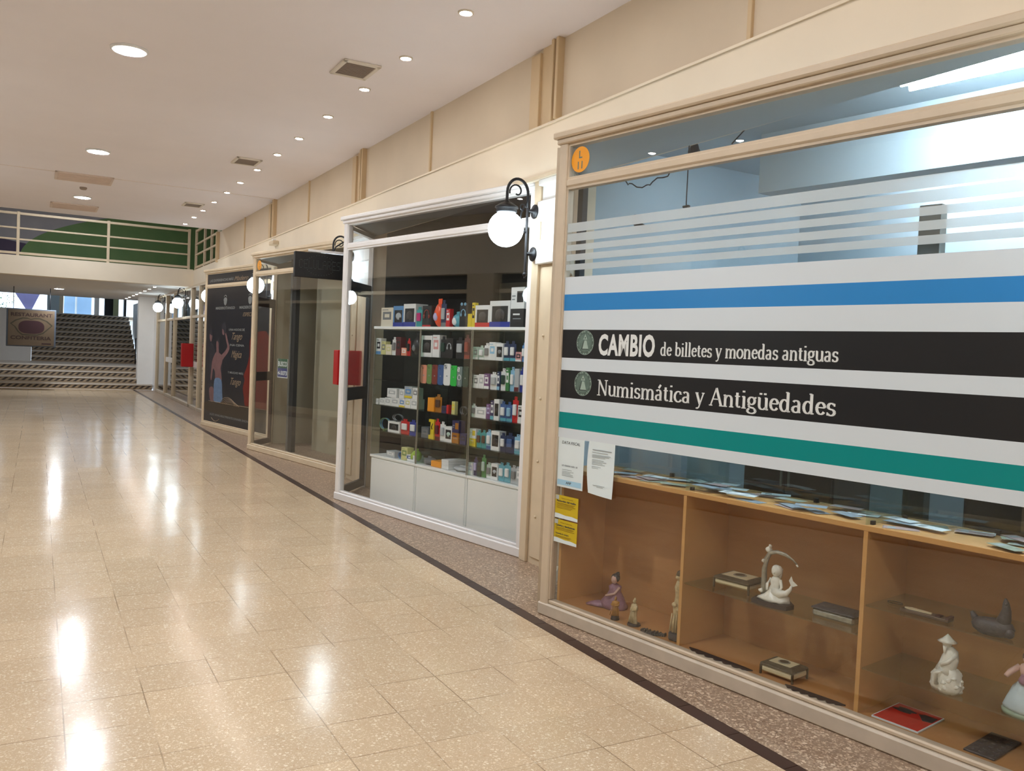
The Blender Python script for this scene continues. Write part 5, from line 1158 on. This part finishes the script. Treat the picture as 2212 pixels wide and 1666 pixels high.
        MB().box(0, w, 0.006, d, 0, h * .94, c[0], bev=0.0015).box(w * .05, w * .95, 0.004, 0.0065, 0.002, h * .08, c[2]).obj('carton_body', e)
        b = MB(); cx, cz, rr = w * .5, h * .52, min(w, h) * .27
        b.tube([(cx + rr * math.cos(a), 0.002, cz + rr * 1.2 * math.sin(a)) for a in [PI * i / 12 for i in range(13)]], 0.004, c[1], n=6); b.ball((cx - rr, 0.002, cz - rr * .3), rr * .42, c[1], n=10, m=7, sc=(.8, .4, 1.2)); b.ball((cx + rr, 0.002, cz - rr * .3), rr * .42, c[1], n=10, m=7, sc=(.8, .4, 1.2))
        if 'ear' in noun:
            for q in (-1, 1): b.tube([(cx + q * rr * .8 + rr * .3 * math.cos(a), 0.002, h * .9 + rr * .3 * math.sin(a)) for a in [i * PI / 6 for i in range(12)]], 0.005, c[1], n=6, closed=True)
        b.obj('headphones', e)
    elif kind == 'bag':
        b = MB(); b.ball((w / 2, d / 2, h * .42), 1, c[0], n=18, m=12, sc=(w * .5, d * .48, h * .42)); b.box(w * .3, w * .7, d * .46, d * .54, h * .78, h, c[0], bev=.003); jitter(b, 0.006, 26, len(tops)); 
        lo = min(v.z for v in b.v)
        for v in b.v: v.z -= lo
        b.obj('pouch_body', e); b = MB(); b.ball((w * .42, d * .1, h * .36), min(w, h) * .24, c[1], n=12, m=8, sc=(1, .5, 1.1)); b.obj('front_panel', e)
    elif kind == 'coil':
        r = min(w / 2, h / 2)
        b = MB()
        for q in range(4): b.tube([(w / 2 + (w / 2 - .008 - q * .004) * math.cos(a), 0.03 + q * .007, h / 2 + (h / 2 - 0.004) * math.sin(a)) for a in [i * PI / 12 for i in range(24)]], 0.004, c[q % 2], n=6, closed=True)
        b.obj('loops', e); MB().box(w * .47, w * .53, 0.02, 0.062, 0, h * .14, c[2]).obj('tie', e)
    elif kind == 'spool':
        b = MB(); b.box(0, w, 0, 0.02, h * .86, h, c[0]); b.box(w * .3, w * .95, 0.002, 0.018, h * .2, h * .86, c[0]); b.box(0, w, 0, 0.02, 0, h * .2, c[0]); b.obj('card', e); MB().tube([(w * .75, 0, h * .8), (w * .55, -.003, h * .6), (w * .7, 0, h * .5)], 0.004, c[1], n=6).obj('cord', e)
# dark sign hanging across the passage
e = empty('hanging_led_sign', T((2.245, 8.60, 2.20)), 'black hanging box sign with unlit dotted letters CELULARES', 'sign')
MB().box(0, 0.52, 0, 0.06, 0.0, 0.255, 'black_gap', bev=0.004).obj('sign_box', e); sb = COL.objects[-1]
mat('led_dot', (72, 80, 80), 0.4, vary=0)
F57 = {'C': '0E11101010110E', 'E': '1F10101E10101F', 'L': '1010101010101F', 'U': '1111111111110E', 'A': '0E11111F111111', 'R': '1E11111E141211', 'S': '0F10100E01011E'}
b = MB(); pw, ph = 0.0092, 0.0135
for i, ch in enumerate('CELULARES'):
    rows = [int(F57[ch][j * 2:j * 2 + 2], 16) for j in range(7)]
    for r_, bits in enumerate(rows):
        for cc in range(5):
            if bits >> (4 - cc) & 1:
                x = 0.045 + i * 0.0485 + cc * pw * .93; z = 0.175 - r_ * ph
                b.ball((x, -0.001, z), 0.0034, 'led_dot', n=6, m=4)
for i in range(34):
    a = 2 * PI * i / 34; b.ball((0.26 + 0.155 * math.cos(a) , -0.001, 0.128 + 0.100 * math.sin(a)), 0.0036, 'led_dot', n=6, m=4) if abs(math.sin(a)) > .5 else None
b.obj('dot_letters', sb)
MB().box(0.14, 0.52, 0.01, 0.04, 0.262, 0.288, 'frame_white', bev=0.003).obj('mounting_bar', e)
MB().tube([(0.40, 0.03, 0.28), (0.43, 0.05, 0.34), (0.52, 0.1, 0.40), (0.66, 0.2, 0.46)], 0.008, 'iron_black').obj('power_cable', e)
# red boxes projecting from the piers
for X, label, w, h in ((T((2.89, 9.12, 1.09)), 'red metal box projecting from the pier, seen beside the white shop window frame', 0.285, 0.385), (T((2.79, 20.0, 0.93)), 'red metal box among the far glass doors', 0.245, 0.52)):
    e = empty('red_cabinet', X, label, 'cabinet'); MB().box(0, w, 0, 0.16, 0, h, 'red_paint', bev=0.006).obj('body', e); MB().box(0.012, w - 0.012, -0.006, 0, 0.012, h - 0.012, 'red_paint', bev=0.002).obj('door', e)
# dark items inside the accessory shop
shopthing('wall_panel', MB().box(0.55, 3.2, 1.55, 1.6, 1.15, 2.25, mat('panel_grey', (96, 92, 80), 0.7)), 'grey beige board on the wall behind the shelving units', 'board', X2)
shopthing('shop_counter', MB().box(0.4, 2.6, 1.3, 1.7, 0, 0.75, mat('counter_brown', (84, 66, 46), 0.6)), 'brown low counter seen through the lower glass shelves', 'counter', X2)

# ================================================================ empty shop
X3 = FRONTS[3]
struct('wall_partition', MB().box(0.34, 0.40, 0.42, 0.46, 0, 2.72, 'grey_shop').box(0.40, 2.9, 0.80, 0.86, 0, 2.72, 'beige_shop').box(1.5, 1.56, 0.74, 0.80, 0, 2.3, 'panel_cream').box(1.5, 2.75, 0.74, 0.80, 2.28, 2.34, 'panel_cream').box(1.56, 2.7, 0.76, 0.80, 0, 2.28, 'panel_grey'), X3)
shopthing('dark_post', MB().box(0.46, 0.56, 0.40, 0.46, 0.0, 2.60, 'dark_shop'), 'dark vertical strip inside the empty shop window', 'post', X3)
e = empty('window_sign', X3 @ T((0.84, GY + 0.010, 1.085)), 'small green and blue sign stuck inside the empty shop glass', 'sign')
mat('sign_green', (28, 92, 72), 0.5, vary=0); mat('sign_blue', (40, 60, 130), 0.5, vary=0)
b = MB(); b.box(0, 0.31, 0, 0.002, -0.02, 0.235, 'paper'); b.box(0.01, 0.30, -0.001, 0, 0.11, 0.235, 'sign_green'); b.box(0.01, 0.30, -0.001, 0, -0.008, 0.11, 'sign_blue'); b.obj('board', e)
b = MB(); text_into(b, 'BUSCO', 0.02, 0.135, 0.09, 'paper', y=-0.002, width=0.27, bold=.03); text_into(b, '4-5073', 0.02, 0.018, 0.075, 'paper', y=-0.002, width=0.27, bold=.03); b.obj('lettering', e)

# ================================================================ tango poster window
X4 = FRONTS[4]; 
mat('poster_dark', (34, 36, 44), 0.3, vary=0.25, scale=2.0); mat('poster_blue', (40, 58, 80), 0.35, vary=0.2, scale=2); mat('poster_gold', (150, 130, 106), 0.4, vary=0.1); mat('poster_grey', (132, 136, 136), 0.4, vary=0)
mat('poster_skin', (118, 88, 90), 0.4, vary=0.25, scale=8); mat('poster_dress', (96, 122, 156), 0.4, vary=0.3, scale=16); mat('poster_red', (112, 30, 24), 0.4, vary=0.2, scale=5); mat('poster_band', (58, 50, 42), 0.4, vary=0.1)
mat('poster_suit', (46, 46, 54), 0.4, vary=0.3, scale=8)
e = empty('tango_poster', X4 @ T((0, GY - 0.0045, 0)), 'tall dark tango show poster with dancers and pale script filling the window', 'poster')
MB().box(0.075, WF - 0.07, 0, 0.004, 0.095, 2.46, 'poster_dark').box(0.075, WF - 0.07, 0, 0.004, 2.52, 2.70, 'poster_dark').obj('backing', e)
def smooth(P, n=4):
    out = []; N = len(P)
    for i in range(N):
        p0, p1, p2, p3 = P[i - 1], P[i], P[(i + 1) % N], P[(i + 2) % N]
        for k in range(n):
            t = k / n
            out.append(tuple(0.5 * (2 * p1[a] + (p2[a] - p0[a]) * t + (2 * p0[a] - 5 * p1[a] + 4 * p2[a] - p3[a]) * t * t + (3 * p1[a] - p0[a] - 3 * p2[a] + p3[a]) * t ** 3) for a in (0, 1)))
    return out
def flat(pts, m, y=-0.0006): return MB().plate(smooth(pts), y, y + 0.0004, m)
b = flat([(0.20, 0.47), (0.22, 1.0), (0.20, 1.35), (0.27, 1.50), (0.40, 1.48), (0.56, 1.34), (0.66, 1.30), (0.9, 1.24), (0.86, 0.95), (0.95, 0.47)], 'poster_suit')
b.plate(smooth([(0.22, 1.66), (0.26, 1.735), (0.35, 1.73), (0.40, 1.66), (0.36, 1.62), (0.28, 1.64)]), -0.0016, -0.0012, 'poster_suit')
b.plate(smooth([(0.25, 1.68), (0.33, 1.69), (0.375, 1.63), (0.36, 1.55), (0.31, 1.51), (0.255, 1.57)]), -0.0012, -0.0008, 'poster_skin')
b.plate(smooth([(0.79, 1.76), (0.84, 1.84), (0.94, 1.85), (1.01, 1.78), (1.0, 1.68), (0.93, 1.66), (0.88, 1.72)]), -0.0016, -0.0012, 'poster_suit')
b.plate(smooth([(0.82, 1.76), (0.90, 1.79), (0.94, 1.71), (0.90, 1.63), (0.83, 1.66)]), -0.0012, -0.0008, 'poster_skin'); b.obj('dancers_in_suits', e)
b = MB()
b.plate(smooth([(0.95, 1.66), (1.01, 1.66), (1.10, 1.52), (1.17, 1.42), (1.11, 1.34), (0.97, 1.26), (0.86, 1.20), (0.80, 1.27), (0.94, 1.34), (1.07, 1.43), (1.02, 1.52)]), -0.0012, -0.0008, 'poster_skin')
b.plate(smooth([(0.40, 1.02), (0.40, 1.16), (0.50, 1.28), (0.60, 1.34), (0.70, 1.33), (0.84, 1.27), (0.87, 1.18), (0.80, 1.06), (0.84, 0.96), (0.86, 0.84), (0.70, 0.80), (0.58, 0.84), (0.55, 0.98), (0.46, 1.04)]), -0.0014, -0.001, 'poster_skin')
b.plate(smooth([(0.40, 1.14), (0.37, 1.0), (0.35, 0.86), (0.40, 0.84), (0.44, 1.0), (0.48, 1.16)]), -0.0012, -0.0008, 'poster_skin')
b.plate(smooth([(0.60, 1.32), (0.59, 1.42), (0.67, 1.42), (0.70, 1.32)]), -0.0016, -0.0012, 'poster_skin')
b.plate(smooth([(0.57, 1.46), (0.60, 1.54), (0.67, 1.53), (0.69, 1.44), (0.64, 1.38), (0.59, 1.40)]), -0.0018, -0.0014, 'poster_skin')
b.plate(smooth([(0.60, 1.53), (0.66, 1.57), (0.73, 1.53), (0.73, 1.44), (0.69, 1.42), (0.67, 1.50)]), -0.002, -0.0016, 'poster_suit')
b.obj('dancing_woman', e)
b = flat([(0.55, 0.86), (0.84, 0.86), (0.90, 0.66), (0.92, 0.50), (0.74, 0.455), (0.54, 0.47), (0.52, 0.62)], 'poster_dress', -0.0018); b.plate(smooth([(0.30, 0.66), (0.42, 0.72), (0.52, 0.66), (0.53, 0.48), (0.38, 0.46)]), -0.0014, -0.001, 'poster_skin'); b.obj('blue_dress', e)
b = flat([(2.06, 1.62), (2.0, 1.3), (1.9, 1.1), (1.80, 0.98), (1.84, 0.9), (1.78, 0.76), (1.84, 0.62), (1.96, 0.46), (2.75, 0.46), (2.75, 1.62)], 'poster_red'); b.obj('red_drape', e)
b = flat([(0.30, 0.45), (2.74, 0.47), (2.74, 0.27), (0.30, 0.27)], 'poster_band', -0.0008); b.obj('lower_band', e)
b = MB()
text_into(b, 'LAS EXPERIENCIAS MÁS', 0.18, 2.565, 0.06, 'poster_grey', y=-0.0008, width=1.06, bold=.02)
text_into(b, 'Madero Tango', 1.28, 2.55, 0.11, 'poster_gold', y=-0.0008, width=1.1, shear=0.5)
for s in (0.92, 1.96):
    text_into(b, 'MADEROTANGO', s - 0.42, 2.075, 0.065, 'poster_grey', y=-0.0008, width=0.84, bold=.02)
    n = 20; oc = lambda rx, rz, cz: [(s + rx * math.cos(2 * PI * i / n), cz + rz * math.sin(2 * PI * i / n)) for i in range(n)]
    b.plate(oc(0.075, 0.045, 2.235), -0.0009, -0.0005, 'poster_grey'); b.plate([(s - .07, 2.205), (s + .07, 2.205), (s + .05, 2.165), (s, 2.14), (s - .05, 2.165)], -0.0009, -0.0005, 'poster_grey')
    b.tube([(s + .05 * math.cos(a), -0.001, 2.285 + .03 * math.sin(a)) for a in [PI * i / 8 for i in range(9)]], 0.006, 'poster_grey', n=6)
text_into(b, 'ESPECIAL', 1.68, 1.95, 0.09, 'poster_gold', y=-0.0008, width=0.5, shear=.5)
for q, (t1, t2, za, zb) in enumerate((('UNA NOCHE DE', 'Tango', 1.71, 1.56), ('UNA CENA', 'Mágica', 1.45, 1.26), ('Y MUCHO MÁS', 'Tango', 0.985, 0.80))):
    text_into(b, t1, 1.12, za, 0.05, 'poster_grey', y=-0.0008, width=0.66, bold=.02); text_into(b, t2, 1.25, zb, 0.17, 'poster_gold', y=-0.0008, width=0.44, shear=.6)
text_into(b, 'ALSO AVAILABLE PRIVATE DINNER SHOW', 0.36, 0.215, 0.05, 'poster_grey', y=-0.0012, width=1.7, bold=.01)
b.obj('lettering', e)
b = MB()
for q in range(5): b.tube([(1.15 + q * .05 + 0.3 * math.cos(a), -0.002, 0.44 + (0.13 - q * .02) * math.sin(a)) for a in [PI * i / 10 for i in range(11)]], 0.004, 'poster_gold', n=5)
b.tube([(0.45 + 0.35 * t, -0.002, 0.17 - 0.05 * math.sin(t * PI)) for t in [i / 8 for i in range(9)]], 0.005, 'poster_gold', n=5)
b.tube([(0.30, -0.002, 0.46), (0.6, -0.002, 0.46), (1.1, -0.002, 0.455), (2.7, -0.002, 0.475)], 0.004, 'poster_gold', n=5); b.obj('gold_swirls', e)

# ================================================================ far glass shopfront
X5 = frame(3.05, 26.8, 0, -1)
e = empty('glass_shopfront', X5, 'row of beige framed glass doors under the balcony slab', 'shopfront')
LEN = 9.2
for s, w in ((0.0, 0.08), (1.95, 0.16), (3.5, 0.09), (6.25, 0.16), (7.4, 0.10), (9.1, 0.10)): MB().box(s, s + w, -0.03, 0.06, 0, 2.72, 'frame_pale', bev=0.006).obj('post', e)
MB().box(0, LEN, -0.03, 0.07, 0, 0.075, 'frame_sill', bev=0.006).obj('sill', e); MB().box(0, LEN, -0.03, 0.07, 2.70, 2.75, 'frame_pale', bev=0.005).obj('head', e); MB().box(0, LEN, -0.01, 0.05, 2.02, 2.08, 'frame_pale', bev=0.005).obj('transom_bar', e)
for s0, s1 in ((2.11, 3.5), (6.41, 7.4)): MB().box(s0, s1, -0.01, 0.05, 0.92, 1.05, 'frame_white', bev=0.005).obj('push_rail', e)
MB().box(0.02, LEN, 0.015, 0.021, 0.07, 2.70, 'clear_glass').obj('glass', e)
bl = empty('slatted_blind', X5 @ T((3.6, 0.45, 0)), 'grey horizontal slatted shutter behind the far glass doors', 'blind')
b = MB()
for i in range(16): b.box(0, 2.6, 0, 0.02, 0.25 + i * 0.115, 0.335 + i * 0.115, 'frame_white' if i > 9 else 'grille_frame')
b.box(0, 2.6, 0.02, 0.03, 0.2, 2.15, 'dark_shop'); b.obj('slats', bl); MB().box(0, 2.6, -0.01, 0.04, 2.15, 2.25, 'frame_pale').obj('head_box', bl)

# ================================================================ restaurant sign by the stairs
mat('sign_tan', (88, 72, 54), 0.5, vary=0.12, scale=4); mat('sign_frame', (70, 78, 90), 0.5); mat('sign_ink', (42, 20, 16), 0.5, vary=0); mat('sign_maroon', (46, 16, 22), 0.5, vary=0.15); mat('sign_olive', (50, 44, 28), 0.5, vary=0)
e = empty('restaurant_sign', T((-0.72, 26.0, 1.17)), 'square tan sign lettered RESTAURANT CONFITERIA with dark oval emblem, below the stairs parapet', 'sign')
MB().box(0, 1.15, 0, 0.10, 0, 1.0, 'sign_frame', bev=0.01).obj('sign_box', e)
MB().box(0.04, 1.11, -0.004, 0.0, 0.03, 0.97, 'sign_tan').obj('face', e); sf = COL.objects[-1]
b = MB(); text_into(b, 'RESTAURANT', 0.10, 0.80, 0.13, 'sign_ink', y=-0.006, width=0.96, bold=.02); text_into(b, 'CONFITERIA', 0.10, 0.19, 0.13, 'sign_ink', y=-0.006, width=0.94, bold=.02); b.box(0.82, 1.04, -0.006, -0.005, 0.075, 0.105, 'sign_maroon'); b.obj('lettering', sf)
b = MB(); n = 40
lens = [(0.08, 0.60), (0.2, 0.70), (0.36, 0.765), (0.47, 0.765), (0.56, 0.735), (0.66, 0.765), (0.78, 0.765), (0.94, 0.70), (1.07, 0.58), (0.96, 0.46), (0.86, 0.36), (0.72, 0.30), (0.36, 0.30), (0.26, 0.38), (0.18, 0.52)]
b.plate(lens, -0.0052, -0.0042, 'sign_olive'); b.plate([(0.575 + (x - .575) * .92, 0.53 + (z - .53) * .88) for x, z in lens], -0.006, -0.0052, 'sign_tan')
b.plate([(0.575 + 0.30 * (abs(math.cos(t)) ** .7) * (1 if math.cos(t) > 0 else -1), 0.52 + 0.175 * (abs(math.sin(t)) ** .8) * (1 if math.sin(t) > 0 else -1)) for t in [2 * PI * i / n for i in range(n)]], -0.0068, -0.006, 'sign_maroon'); b.obj('emblem', sf)
MB().box(0.1, 0.14, 0.10, 0.2, 0.85, 0.9, 'iron_black').tube([(0.15, 0.15, 1.0), (0.15, 0.15, 1.58)], 0.01, 'iron_black').tube([(1.0, 0.06, 1.0), (1.0, 0.06, 1.58)], 0.01, 'iron_black').obj('hanging_rods', e)
